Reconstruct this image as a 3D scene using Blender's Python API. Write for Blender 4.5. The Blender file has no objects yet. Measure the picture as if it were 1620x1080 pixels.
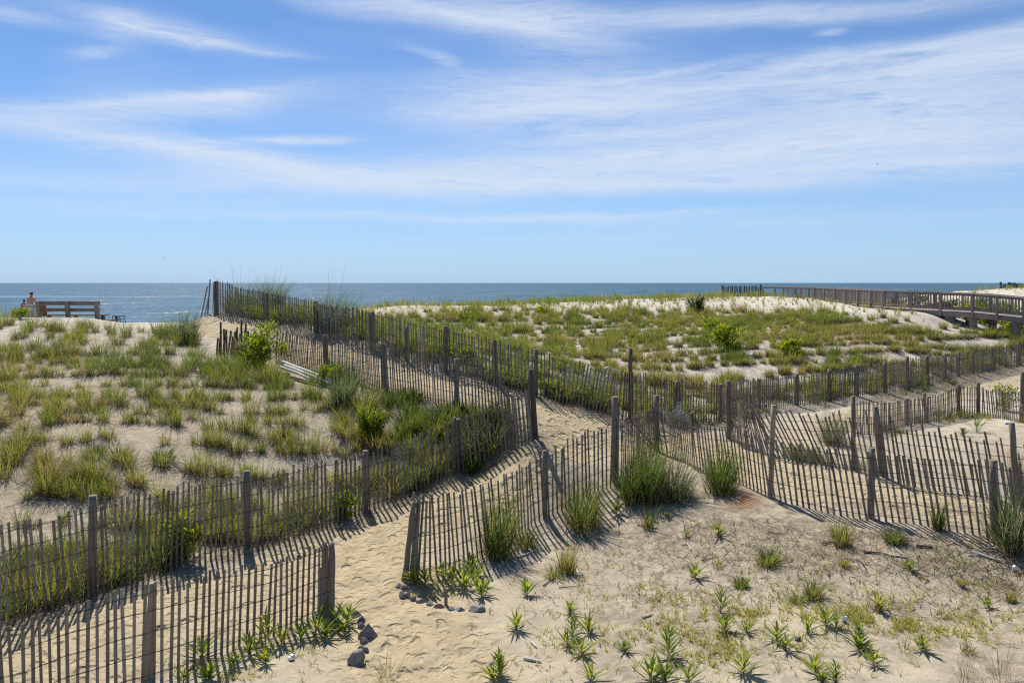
import bpy, bmesh, math, random
import numpy as np
from mathutils import Vector, Matrix

R = math.radians
F, CX, CY, CAMZ = 1260.0, 810.0, 447.3, 5.4      # reading aid: a 28 mm lens, eye 5.4 m above the lowest sand
SEA_Z = -2.2
scene = bpy.context.scene
C = scene.collection
rng = np.random.default_rng(11)

# ------------------------------------------------------------------ noise
def _hash(ix, iy, s):
    h = (ix.astype(np.int64) * 374761393 + iy.astype(np.int64) * 668265263 + s * 1442695041) & 0x7fffffff
    h = (h ^ (h >> 13)) * 1274126177 & 0x7fffffff
    return ((h ^ (h >> 16)) & 0xffff) / 65535.0
def vnoise(x, y, s=0):
    x = np.asarray(x, float); y = np.asarray(y, float)
    ix = np.floor(x); iy = np.floor(y); fx = x - ix; fy = y - iy
    fx = fx * fx * (3 - 2 * fx); fy = fy * fy * (3 - 2 * fy)
    a = _hash(ix, iy, s); b = _hash(ix + 1, iy, s); c = _hash(ix, iy + 1, s); d = _hash(ix + 1, iy + 1, s)
    return (a * (1 - fx) + b * fx) * (1 - fy) + (c * (1 - fx) + d * fx) * fy
def fbm(x, y, s=0, o=4):
    t = 0; a = .5; n = 0
    for k in range(o):
        t = t + a * vnoise(x * 2 ** k + 17.3 * k, y * 2 ** k - 9.1 * k, s + k); n += a; a *= .5
    return t / n
def smooth(a, b, x):
    t = np.clip((x - a) / (b - a), 0, 1); return t * t * (3 - 2 * t)

# ------------------------------------------------------------------ fences as read from the photograph: (px, py of the foot, metres away, height, lean)
FENCES = {
 'A': [(-180,1290,7.5,1.24,-3),(-100,1222,8.15,1.24,-3),(0,1166,8.75,1.26,-3),(100,1114,9.4,1.16,-1),(246,1075,9.98,1.2,1),(292,1061,10.2,1.19,2),(334,1044,10.5,1.14,2),(380,1022,10.9,1.02,2),(454,999,11.35,1.03,2),(485,984,11.65,1.03,1),(531,966,12.05,1.04,0)],
 'B': [(641,924,12.8,1.32,7),(692,910,13.1,1.28,-3),(733,893,13.6,1.27,-6),(768,877,14.0,1.25,-8),(846,827,15.2,1.24,-4),(890,808,15.6,1.26,-2),(966,773,16.4,1.26,0),(980,764,16.6,1.3,0)],
 'C': [(982,762,16.6,1.2,0),(1010,728,18.4,1.1,-10),(1038,712,19.6,1.08,-10),(1057,718,19.4,1.06,-12),(1100,742,17.8,1.08,-12),(1168,764,16.4,1.14,-12),(1214,787,15.5,1.2,-10),(1268,801,15.0,1.14,-8),(1318,814,14.6,1.22,-8),(1377,822,14.3,1.22,-9),(1421,826,14.1,1.18,-9),(1478,833,13.8,1.17,-8),(1555,846,13.4,1.27,-7),(1572,850,13.3,1.28,-6),(1640,868,12.8,1.3,-5),(1760,900,12.0,1.3,-3),(2034,963,10.5,1.3,-2)],
 'G': [(1160,694,21.2,1.2,0),(1184,712,19.7,1.15,-22),(1225,724,18.6,1.14,-34),(1268,733,18.1,1.14,-30),(1325,741,17.6,1.12,-22),(1367,750,17.0,1.18,-12),(1394,755,16.8,1.2,-9),(1440,768,16.4,1.16,-9),(1500,778,16.0,1.2,-10),(1566,790,15.6,1.2,-10),(1640,802,15.2,1.2,-8),(1760,822,14.5,1.2,-8),(2013,862,13.2,1.2,-6)],
 'H': [(1350,690,21.3,.95,0),(1383,687,21.8,.85,0),(1440,673,24.4,.84,-4),(1471,669,25.3,.86,-5),(1494,666,26.0,.92,-4),(1520,658,26.6,.97,0),(1548,657,26.6,1.0,0),(1575,660,26.2,.9,-5),(1612,667,25.2,.96,-5),(1660,676,24.0,1.0,-4),(1760,690,22.5,1.0,-3),(1965,714,20.5,1.0,-2)],
 'I': [(997,667,20.8,1.3,0),(1030,670,21.4,1.25,0),(1077,667,22.6,1.2,3),(1145,666,23.2,1.1,0),(1207,646,26.0,1.0,0),(1264,643,26.8,1.06,-4),(1320,634,27.8,1.05,3),(1356,629,28.4,1.1,0),(1402,623,29.2,1.12,0),(1440,618,30.2,1.15,0),(1520,597,34.5,1.08,0),(1574,587,37.0,1.1,0),(1616,578,39.5,1.1,0),(1700,562,44.0,1.1,0),(1800,552,49.0,1.1,0)],
 'J': [(335,496,31.0,1.2,0),(375,502,29.8,1.16,0),(417,509,29.0,1.08,0),(460,517,28.0,1.06,-2),(494,526,27.2,1.06,-2),(540,539,26.0,1.12,-2),(583,553,24.7,1.16,0),(640,570,23.4,1.2,-2),(700,587,22.3,1.22,0),(775,607,21.7,1.18,-2),(847,628,21.3,1.22,0),(883,637,21.2,1.2,4),(922,644,21.2,1.14,10),(960,655,21.0,1.15,8),(997,668,20.8,1.3,0)],
 'K': [(432,568,26.0,1.0,8),(445,573,25.6,1.02,12),(480,582,24.6,1.04,8),(514,589,23.8,1.1,3),(546,599,22.8,1.14,-3),(602,616,21.1,1.2,-6),(660,630,20.0,1.2,-5),(717,644,19.0,1.16,-4),(760,652,18.5,1.1,-4),(800,668,18.0,1.0,-6),(848,694,17.3,1.16,-6)],
 'L': [(-220,1075,9.6,1.4,-3),(-100,1030,10.3,1.4,-3),(32,979,11.2,1.38,-3),(105,958,11.7,1.4,-4),(153,943,12.0,1.38,-3),(225,919,12.7,1.36,2),(267,907,13.1,1.36,2),(345,880,13.8,1.3,0),(415,865,14.3,1.3,0),(492,841,15.0,1.28,0),(582,806,16.0,1.18,0),(651,781,16.6,1.15,-2),(714,752,17.2,1.16,-2),(731,748,17.4,1.2,-3),(780,722,17.6,1.14,-8),(813,709,17.5,1.12,-7),(846,696,17.25,1.1,-6)],
}
# ------------------------------------------------------------------ terrain: thin-plate spline through the feet of the fences and the dunes
pts = []
for k, L_ in FENCES.items():
    for (px, py, D, h, l) in L_:
        pts.append(((px - CX) / F, D, (py - CY) / F * D))
def P(px, py, D): pts.append(((px - CX) / F, D, (py - CY) / F * D))
def W(u, D, d): pts.append((u, D, d))
for a in [(-100,505,30.5),(0,503,31),(60,504,30.2),(100,504,29.8),(150,506,29.6),(190,512,29.4),(250,519,29),(300,521,28.6),(322,513,29.4),(165,509,32.3),(195,514,32.3),(230,519,32),(265,522,31.8),(292,520,31.5),(200,519,34.5),(260,526,34.5),
          (325,540,26.8),(360,560,25.5),(395,566,25.6),(200,700,17.3),(0,700,17.4),(400,700,18.2),(100,600,22.2),(300,620,21.2),(480,660,19.6),(560,690,18.6),(620,700,18.4),(400,600,23),(0,560,25),
          (520,556,25),(640,600,22),(780,640,20),
          (570,489,45),(700,485,48),(850,483,51),(960,478,55),(1050,473,58),(1140,470,62),(1240,470,64),(1300,477,56),(1400,490,48.5),(1440,494,47),(1470,500,46),
          (1505,517,45),(1540,522,44.5),(1605,540,42.5),(1700,550,42),(1560,505,58),(1450,484,68),(1400,474,76),(1560,474,80),(1480,464,88),(1560,459,96),(1620,456,100),(1750,453,106),
          (650,525,34),(700,540,30.5),(800,520,38),(1000,538,36.5),(850,560,28.5),(1000,598,27),(1200,560,33),(1200,520,42),(1200,500,50),(1400,540,38),(1400,520,43),(1500,545,40),
          (650,1080,10.05),(1000,1080,9.8),(1300,1080,9.5),(1620,1080,9.4),(1620,900,12.5),(1100,900,13),(1100,820,14.9),(900,950,12.2),(590,900,13.4),(600,845,14.9),(800,1000,11.15),(540,1050,10.5),(450,1075,10.05),(630,980,11.6),
          (1090,765,17),(900,680,19.4),(850,722,17.8),(700,792,15.8),(450,920,12.8),(200,985,11.1),(330,950,12.1),(1250,690,21.2),(1550,720,19.5),(1600,740,18.6),(1480,720,19.4),(1430,650,26.5),(1560,610,33.5),(1620,598,36)]:
    P(*a)
for px in (-250, 0, 150, 320, 480):
    u = (px - CX) / F
    W(u, 36, 1.9); W(u, 45, 2.3); W(u, 60, 3.6); W(u, 85, 5.6)
for px in (600, 850, 1100, 1280):
    u = (px - CX) / F
    W(u, 80, 3.0); W(u, 100, 5.2)
for u in (-2.2, -1.3, -.7, -.3, .05, .35): W(u, 122, 7.4); W(u, 150, 8.6); W(u, 270, 10.5)
for u in (.62, .8, 1.4, 2.2): W(u, 135, 2.6); W(u, 200, 7.4); W(u, 270, 9.6)
for u in (-2.2, -1.2, -.4, 0, .4, 1.2, 2.2): W(u, 5, 5.1); W(u, 2, 5.1)
W(-1.2, 10, 4.9); W(-1.2, 14, 4.2); W(-1.2, 20, 3.0); W(-1.2, 30, 1.5); W(-1.2, 45, 2.4); W(-2.2, 14, 4.4); W(-2.2, 30, 1.6); W(-2.2, 60, 3.6); W(-2.2, 90, 5.6)
W(1.1, 10, 4.9); W(1.1, 14, 4.4); W(1.1, 20, 4.2); W(1.1, 30, 4.1); W(1.1, 45, 3.6); W(1.1, 80, 1.6); W(2.2, 14, 4.6); W(2.2, 40, 3.6); W(2.2, 90, 1.2)
for u in (.75,): W(u, 60, 2.9); W(u, 80, 1.7); W(u, 45, 3.5)
PT = np.array(pts)
TX = np.stack([PT[:, 0], np.log(PT[:, 1]) * 1.0], 1)
def _ker(r2): return .5 * r2 * np.log(r2 + 1e-12)
n_ = len(TX)
K_ = _ker(((TX[:, None] - TX[None]) ** 2).sum(-1)) + np.eye(n_) * 4e-5
Pm = np.concatenate([np.ones((n_, 1)), TX], 1)
sol = np.linalg.solve(np.block([[K_, Pm], [Pm.T, np.zeros((3, 3))]]), np.concatenate([PT[:, 2], np.zeros(3)]))
def base_depth(u, D):
    u = np.atleast_1d(np.asarray(u, float)); D = np.atleast_1d(np.asarray(D, float))
    out = np.empty(u.size); uu = u.ravel(); ww = np.log(np.maximum(D.ravel(), .5))
    for i in range(0, uu.size, 20000):
        q = np.stack([uu[i:i + 20000], ww[i:i + 20000]], 1)
        r2 = ((q[:, None] - TX[None]) ** 2).sum(-1)
        out[i:i + 20000] = _ker(r2) @ sol[:n_] + sol[n_] + q @ sol[n_ + 1:]
    return out.reshape(u.shape)

def world(px, py, D): return ((px - CX) / F * D, D)
PATHS = [[(-260,1160,8.6),(60,1040,10.2),(300,965,11.7),(450,920,12.8),(560,868,14.2),(700,792,15.8),(800,738,17.0),(900,685,19.1),(850,650,20.2),(700,612,20.8),(560,567,24),(430,535,27),(330,525,29),(300,515,31)],
         [(560,868,14.2),(600,915,13.0),(645,1000,11.2),(690,1080,10.0),(720,1200,8.5)],
         [(900,685,19.1),(1010,695,20),(1090,705,20.2),(1200,742,17.6),(1300,775,16.3),(1400,788,15.7),(1550,820,14.6),(1760,860,13.4)],
         [(1330,668,23.6),(1400,645,26.5),(1450,632,28.6),(1540,607,33),(1620,590,37.5),(1760,570,44)]]
PATHW = [[(world(*p)) for p in q] for q in PATHS]
def seg_dist(x, y, q):
    d = np.full(x.shape, 1e9)
    for (x0, y0), (x1, y1) in zip(q[:-1], q[1:]):
        dx, dy = x1 - x0, y1 - y0; L2 = dx * dx + dy * dy
        t = np.clip(((x - x0) * dx + (y - y0) * dy) / L2, 0, 1)
        d = np.minimum(d, np.hypot(x - x0 - t * dx, y - y0 - t * dy))
    return d
def path_mask(x, y):
    m = np.zeros(np.shape(x))
    for q, w in zip(PATHW, (1.15, 1.0, 1.15, .9)):
        m = np.maximum(m, 1 - smooth(w * .75, w * 1.35, seg_dist(x, y, q) + .3 * (fbm(x * .9, y * .9, 5) - .5)))
    return m
def height(x, y, fine=True):
    x = np.atleast_1d(np.asarray(x, float)); y = np.atleast_1d(np.asarray(y, float))
    D = np.maximum(y, 1.5)
    z = CAMZ - base_depth(x / D, D)
    far = smooth(18, 45, y)
    z = z + (fbm(x * .55, y * .55, 3, 3) - .5) * (.08 + .10 * far * (y < 115))
    z = z + (fbm(x * 2.3, y * 2.3, 7, 3) - .5) * .034
    return z
def H1(x, y): return float(height(x, y)[0])
def hit(px, py):
    """where the line of sight through a spot of the photograph meets the sand"""
    Ds = np.exp(np.linspace(np.log(6.0), np.log(130), 1400))
    u = (px - CX) / F
    d = CAMZ - height(u * Ds, Ds)
    below = (py - CY) / F * Ds >= d
    i = int(np.argmax(below)) if below.any() else len(Ds) - 1
    return u * Ds[i], Ds[i], CAMZ - d[i]
def project(x, y, z): return CX + F * x / y, CY + F * (CAMZ - z) / y

# ------------------------------------------------------------------ mesh helpers
def link(o, parent=None):
    C.objects.link(o)
    if parent: o.parent = parent
    return o
def tag(o, label=None, cat=None, group=None, kind=None):
    if label: o['label'] = label
    if cat: o['category'] = cat
    if group: o['group'] = group
    if kind: o['kind'] = kind
    return o
def empty(name, loc):
    o = bpy.data.objects.new(name, None); o.location = loc; o.empty_display_size = .2
    return link(o)
class MB:
    def __init__(s): s.v = []; s.f = []; s.t = []
    def add(s, vs, fs, tint=.5):
        o = len(s.v); s.v += [tuple(v) for v in vs]; s.f += [tuple(i + o for i in f) for f in fs]; s.t += [tint] * len(vs)
    def box(s, c, size, M=None, tint=.5):
        hx, hy, hz = [a / 2 for a in size]
        vs = [Vector((x, y, z)) for x in (-hx, hx) for y in (-hy, hy) for z in (-hz, hz)]
        vs = [(M @ v if M else v) + Vector(c) for v in vs]
        s.add(vs, [(0,1,3,2),(4,6,7,5),(0,4,5,1),(2,3,7,6),(0,2,6,4),(1,5,7,3)], tint)
    def beam(s, a, b, w, t, up=Vector((0,0,1)), tint=.5):
        a = Vector(a); b = Vector(b); d = (b - a); L = d.length; d.normalize()
        sd = d.cross(up)
        if sd.length < 1e-4: sd = Vector((1,0,0))
        sd.normalize(); n = sd.cross(d)
        M = Matrix((sd, d, n)).transposed()
        s.box((a + b) / 2, (w, L, t), M, tint)
    def tube(s, P_, r, n=6, tint=.5, cap=True, wob=0):
        P_ = [Vector(p) for p in P_]; rr = r if isinstance(r, (list, tuple)) else [r] * len(P_)
        vs = []; m = len(P_); ref = Vector((0.3, 0.9, 0.1))
        for i, p in enumerate(P_):
            d = (P_[min(i + 1, m - 1)] - P_[max(i - 1, 0)]).normalized()
            a = d.cross(ref)
            if a.length < .05: a = d.cross(Vector((1, 0, 0)))
            a.normalize(); b = d.cross(a)
            for k in range(n):
                an = 2 * math.pi * k / n; q = rr[i] * (1 + wob * random.uniform(-1, 1))
                vs.append(p + a * math.cos(an) * q + b * math.sin(an) * q)
        fs = []
        for i in range(m - 1):
            for k in range(n):
                k2 = (k + 1) % n
                fs.append((i * n + k, i * n + k2, (i + 1) * n + k2, (i + 1) * n + k))
        if cap: fs += [tuple(range(n))[::-1], tuple((m - 1) * n + k for k in range(n))]
        s.add(vs, fs, tint)
    def build(s, name, mat, parent=None, origin=None, smooth_=False):
        me = bpy.data.meshes.new(name)
        o = Vector(origin) if origin is not None else Vector((0, 0, 0))
        me.from_pydata([tuple(Vector(v) - o) for v in s.v], [], s.f)
        at = me.attributes.new('tint', 'FLOAT', 'POINT'); at.data.foreach_set('value', s.t)
        if smooth_: me.polygons.foreach_set('use_smooth', [True] * len(me.polygons))
        me.materials.append(mat); me.update()
        ob = bpy.data.objects.new(name, me)
        if parent is None: ob.location = o
        return link(ob, parent)
def np_mesh(name, V, faces, tint, mat, origin=(0,0,0), parent=None, smooth_=False):
    """faces: list of (n,k) index arrays"""
    me = bpy.data.meshes.new(name)
    V = np.asarray(V, float) - np.asarray(origin, float)
    me.vertices.add(len(V)); me.vertices.foreach_set('co', V.astype(np.float32).ravel())
    loops = np.concatenate([f.ravel() for f in faces]); tot = np.concatenate([np.full(len(f), f.shape[1]) for f in faces])
    me.loops.add(len(loops)); me.loops.foreach_set('vertex_index', loops.astype(np.int32))
    me.polygons.add(len(tot)); me.polygons.foreach_set('loop_start', (np.cumsum(tot) - tot).astype(np.int32))
    me.update(calc_edges=True)
    at = me.attributes.new('tint', 'FLOAT', 'POINT'); at.data.foreach_set('value', np.asarray(tint, np.float32))
    if smooth_: me.polygons.foreach_set('use_smooth', np.ones(len(tot), bool))
    me.materials.append(mat)
    o = bpy.data.objects.new(name, me)
    if parent is None: o.location = origin
    return link(o, parent)
def blade_geo(P_, Hh, az, lean, curve, Wd, seg=3, tint=None, face=None, flat=0.35):
    """tapered, arching blades"""
    n = len(P_); ex = np.cos(az); ey = np.sin(az)
    fa = az + np.pi / 2 + (rng.normal(0, .5, n) if face is None else face)
    sx = np.cos(fa); sy = np.sin(fa)
    rows = []; prof = {2: (.9, 1.0, 0), 3: (.8, 1.0, .6, 0), 4: (.6, 1.0, .9, .5, 0), 5: (.22, .62, 1.0, .92, .55, 0)}[seg]
    for k in range(seg + 1):
        t = k / seg
        off = Hh * (lean * t + curve * t * t); zz = Hh * (t - flat * curve * t * t * np.minimum(1, curve))
        c = np.stack([P_[:, 0] + ex * off, P_[:, 1] + ey * off, P_[:, 2] + zz], 1)
        if k < seg:
            w = Wd * prof[k] * .5
            rows.append(c - np.stack([sx * w, sy * w, 0 * w], 1)); rows.append(c + np.stack([sx * w, sy * w, 0 * w], 1))
        else: rows.append(c)
    m = 2 * seg + 1
    V = np.stack(rows, 1).reshape(-1, 3)
    b = (np.arange(n) * m)[:, None]
    quads = np.concatenate([b + np.array([[2*k, 2*k+1, 2*k+3, 2*k+2]]) for k in range(seg - 1)])
    tris = b + np.array([[2*seg-2, 2*seg-1, 2*seg]])
    return V, quads, tris, np.repeat(tint if tint is not None else rng.random(n), m)
def join_geo(gs):
    V = []; q = []; t = []; c = []; o = 0
    for g in gs:
        V.append(g[0]); q.append(g[1] + o); t.append(g[2] + o); c.append(g[3]); o += len(g[0])
    return np.concatenate(V), [np.concatenate(q), np.concatenate(t)], np.concatenate(c)

# ------------------------------------------------------------------ materials
def new_mat(name):
    m = bpy.data.materials.new(name); m.use_nodes = True; nt = m.node_tree; nt.nodes.clear()
    out = nt.nodes.new('ShaderNodeOutputMaterial'); return m, nt, out
def N(nt, t, **kw):
    n = nt.nodes.new(t)
    for k, v in kw.items():
        if k.startswith('i_'):
            key = k[2:]; n.inputs[int(key) if key.isdigit() else key.replace('_', ' ')].default_value = v
        else: setattr(n, k, v)
    return n
def ramp(nt, src, stops, interp='LINEAR'):
    r = nt.nodes.new('ShaderNodeValToRGB'); r.color_ramp.interpolation = interp
    while len(r.color_ramp.elements) < len(stops): r.color_ramp.elements.new(.5)
    for e, (p, c) in zip(r.color_ramp.elements, stops):
        e.position = p; e.color = tuple(c) + (1,) if len(c) == 3 else c
    nt.links.new(src, r.inputs[0]); return r.outputs[0]
def mix(nt, f, a, b, mode='MIX'):
    m = nt.nodes.new('ShaderNodeMix'); m.data_type = 'RGBA'; m.blend_type = mode
    for s, v in ((m.inputs[0], f), (m.inputs[6], a), (m.inputs[7], b)):
        if hasattr(v, 'links'): nt.links.new(v, s)
        else: s.default_value = v if not isinstance(v, tuple) or len(v) == 4 else v + (1,)
    return m.outputs[2]
def mth(nt, op, a, b=None, c=None, clamp=False):
    m = nt.nodes.new('ShaderNodeMath'); m.operation = op; m.use_clamp = clamp
    for i, v in enumerate((a, b, c)):
        if v is None: continue
        if hasattr(v, 'links'): nt.links.new(v, m.inputs[i])
        else: m.inputs[i].default_value = v
    return m.outputs[0]
def noise(nt, vec, scale, detail=3, rough=.55, dist=0):
    n = N(nt, 'ShaderNodeTexNoise'); n.inputs['Scale'].default_value = scale; n.inputs['Detail'].default_value = detail
    n.inputs['Roughness'].default_value = rough; n.inputs['Distortion'].default_value = dist
    if vec is not None: nt.links.new(vec, n.inputs['Vector'])
    return n.outputs['Fac']
def attr(nt, name):
    a = nt.nodes.new('ShaderNodeAttribute'); a.attribute_name = name; return a.outputs['Fac']
def geopos(nt): return nt.nodes.new('ShaderNodeNewGeometry').outputs['Position']

def leaf_mat(name, stops, trans=.45, rough=.5):
    m, nt, out = new_mat(name)
    pos = geopos(nt)
    t = mth(nt, 'ADD', attr(nt, 'tint'), mth(nt, 'MULTIPLY', mth(nt, 'SUBTRACT', noise(nt, pos, 1.3, 2), .5), .5))
    col = ramp(nt, t, stops)
    p = N(nt, 'ShaderNodeBsdfPrincipled'); p.inputs['Roughness'].default_value = rough
    p.inputs['Specular IOR Level'].default_value = .15
    nt.links.new(col, p.inputs['Base Color'])
    tr = N(nt, 'ShaderNodeBsdfTranslucent')
    hs = N(nt, 'ShaderNodeHueSaturation'); hs.inputs['Saturation'].default_value = 1.12; hs.inputs['Value'].default_value = 2.1
    hs.inputs['Hue'].default_value = .49
    nt.links.new(col, hs.inputs['Color']); nt.links.new(hs.outputs[0], tr.inputs['Color'])
    mx = N(nt, 'ShaderNodeMixShader'); mx.inputs[0].default_value = trans
    nt.links.new(p.outputs[0], mx.inputs[1]); nt.links.new(tr.outputs[0], mx.inputs[2]); nt.links.new(mx.outputs[0], out.inputs[0])
    return m
GRASS = leaf_mat('beach_grass_blades', [(.0,(.27,.22,.09)),(.22,(.22,.195,.06)),(.42,(.165,.175,.04)),(.7,(.11,.145,.032)),(1,(.06,.095,.025))], .5)
FIELD = leaf_mat('planted_grass_blades', [(.0,(.26,.20,.08)),(.14,(.21,.19,.06)),(.36,(.175,.185,.04)),(.7,(.125,.16,.034)),(1,(.075,.11,.027))], .5)
GREEN = leaf_mat('fresh_grass_blades', [(.0,(.22,.19,.07)),(.3,(.115,.145,.034)),(.7,(.062,.10,.025)),(1,(.034,.06,.02))], .48)
BLUEG = leaf_mat('grey_green_blades', [(.0,(.24,.21,.12)),(.3,(.15,.165,.08)),(.7,(.095,.125,.06)),(1,(.05,.075,.036))], .45)
STRAW = leaf_mat('dead_straw', [(.0,(.10,.075,.045)),(.4,(.20,.155,.09)),(1,(.36,.29,.18))], .2)
LEAFY = leaf_mat('goldenrod_leaf', [(.0,(.30,.28,.06)),(.35,(.20,.25,.045)),(.7,(.13,.19,.034)),(1,(.075,.12,.026))], .5, .6)
BUSHY = leaf_mat('yellow_green_leaf', [(.0,(.27,.27,.045)),(.4,(.165,.21,.026)),(.8,(.085,.135,.02)),(1,(.045,.08,.015))], .45, .45)
DARKG = leaf_mat('dark_shrub_leaf', [(.0,(.06,.07,.02)),(.5,(.03,.05,.014)),(1,(.018,.033,.010))], .3, .45)
MATW = leaf_mat('sand_weed', [(.0,(.40,.36,.13)),(.5,(.29,.29,.08)),(1,(.17,.20,.05))], .45)

def wood_mat(name, c0, c1, c2, rough=.85, grain=26):
    m, nt, out = new_mat(name)
    pos = geopos(nt)
    mp = N(nt, 'ShaderNodeMapping'); mp.inputs['Scale'].default_value = (1, 1, .09); nt.links.new(pos, mp.inputs[0])
    g = noise(nt, mp.outputs[0], grain, 4, .65)
    big = noise(nt, pos, 1.1, 2)
    t = mth(nt, 'ADD', mth(nt, 'MULTIPLY', attr(nt, 'tint'), .55), mth(nt, 'MULTIPLY', g, .45))
    t = mth(nt, 'ADD', t, mth(nt, 'MULTIPLY', mth(nt, 'SUBTRACT', big, .5), .4))
    col = ramp(nt, t, [(.12, c0), (.5, c1), (.88, c2)])
    p = N(nt, 'ShaderNodeBsdfPrincipled'); p.inputs['Roughness'].default_value = rough; p.inputs['Specular IOR Level'].default_value = .25
    nt.links.new(col, p.inputs['Base Color'])
    b = N(nt, 'ShaderNodeBump'); b.inputs['Strength'].default_value = .5; b.inputs['Distance'].default_value = .006
    nt.links.new(g, b.inputs['Height']); nt.links.new(b.outputs[0], p.inputs['Normal']); nt.links.new(p.outputs[0], out.inputs[0])
    return m
SLAT = wood_mat('weathered_lath', (.115,.092,.069), (.22,.18,.14), (.34,.295,.24))
POST = wood_mat('weathered_post', (.10,.08,.058), (.185,.152,.112), (.29,.245,.185), grain=16)
PALEPOST = wood_mat('pale_stripped_post', (.24,.18,.11), (.36,.28,.18), (.46,.38,.27), grain=14)
DECK = wood_mat('boardwalk_timber', (.15,.12,.098), (.27,.222,.188), (.40,.35,.31))
BENCHW = wood_mat('bench_timber', (.13,.10,.07), (.22,.175,.13), (.33,.28,.22))
DRIFT = wood_mat('bleached_driftwood', (.40,.36,.30), (.55,.51,.44), (.68,.65,.58))
DARKW = wood_mat('dark_driftwood', (.05,.04,.03), (.10,.08,.06), (.17,.14,.11))
def plain(name, col, rough=.6, metal=0, var=.25, scale=9):
    m, nt, out = new_mat(name)
    n = noise(nt, geopos(nt), scale, 4, .6)
    a = tuple(c * (1 - var) for c in col); b = tuple(min(1, c * (1 + var)) for c in col)
    c = ramp(nt, n, [(.3, a), (.7, b)])
    p = N(nt, 'ShaderNodeBsdfPrincipled'); p.inputs['Roughness'].default_value = rough; p.inputs['Metallic'].default_value = metal
    nt.links.new(c, p.inputs['Base Color'])
    bp = N(nt, 'ShaderNodeBump'); bp.inputs['Strength'].default_value = .4; bp.inputs['Distance'].default_value = .01
    nt.links.new(n, bp.inputs['Height']); nt.links.new(bp.outputs[0], p.inputs['Normal'])
    nt.links.new(p.outputs[0], out.inputs[0]); return m
WIRE = plain('rusted_wire', (.10,.085,.075), .6, .6)
STONE = plain('grey_stone', (.17,.163,.155), .8, 0, .45, 14)
STONE2 = plain('pale_grey_stone', (.215,.205,.19), .8, 0, .35, 16)
BRICK = plain('faded_red_brick', (.33,.15,.12), .85, 0, .25, 20)
SKIN = plain('tanned_skin', (.36,.17,.10), .5, 0, .08)
HAIR = plain('dark_hair', (.015,.012,.010), .5, 0, .3)
REDC = plain('red_cloth', (.42,.08,.05), .85, 0, .15)
BLACKC = plain('black_cloth', (.014,.014,.018), .85, 0, .2)
PALEB = plain('pale_grey_plastic', (.46,.44,.43), .6, 0, .15)
BLUEM = plain('dark_blue_metal', (.02,.04,.10), .45, .2, .2)
WHITEP = plain('white_pvc', (.56,.54,.49), .45, 0, .08)
FOIL = plain('crumpled_foil', (.72,.74,.77), .3, .8, .15, 30)
TEALP = plain('teal_plastic', (.05,.19,.17), .4, 0, .3)
BLUEP = plain('pale_blue_plastic', (.42,.55,.72), .4, 0, .15)
GULL = plain('grey_gull', (.16,.16,.17), .7, 0, .3)
STEMM = plain('plant_stem', (.12,.10,.045), .7, 0, .3)

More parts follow.
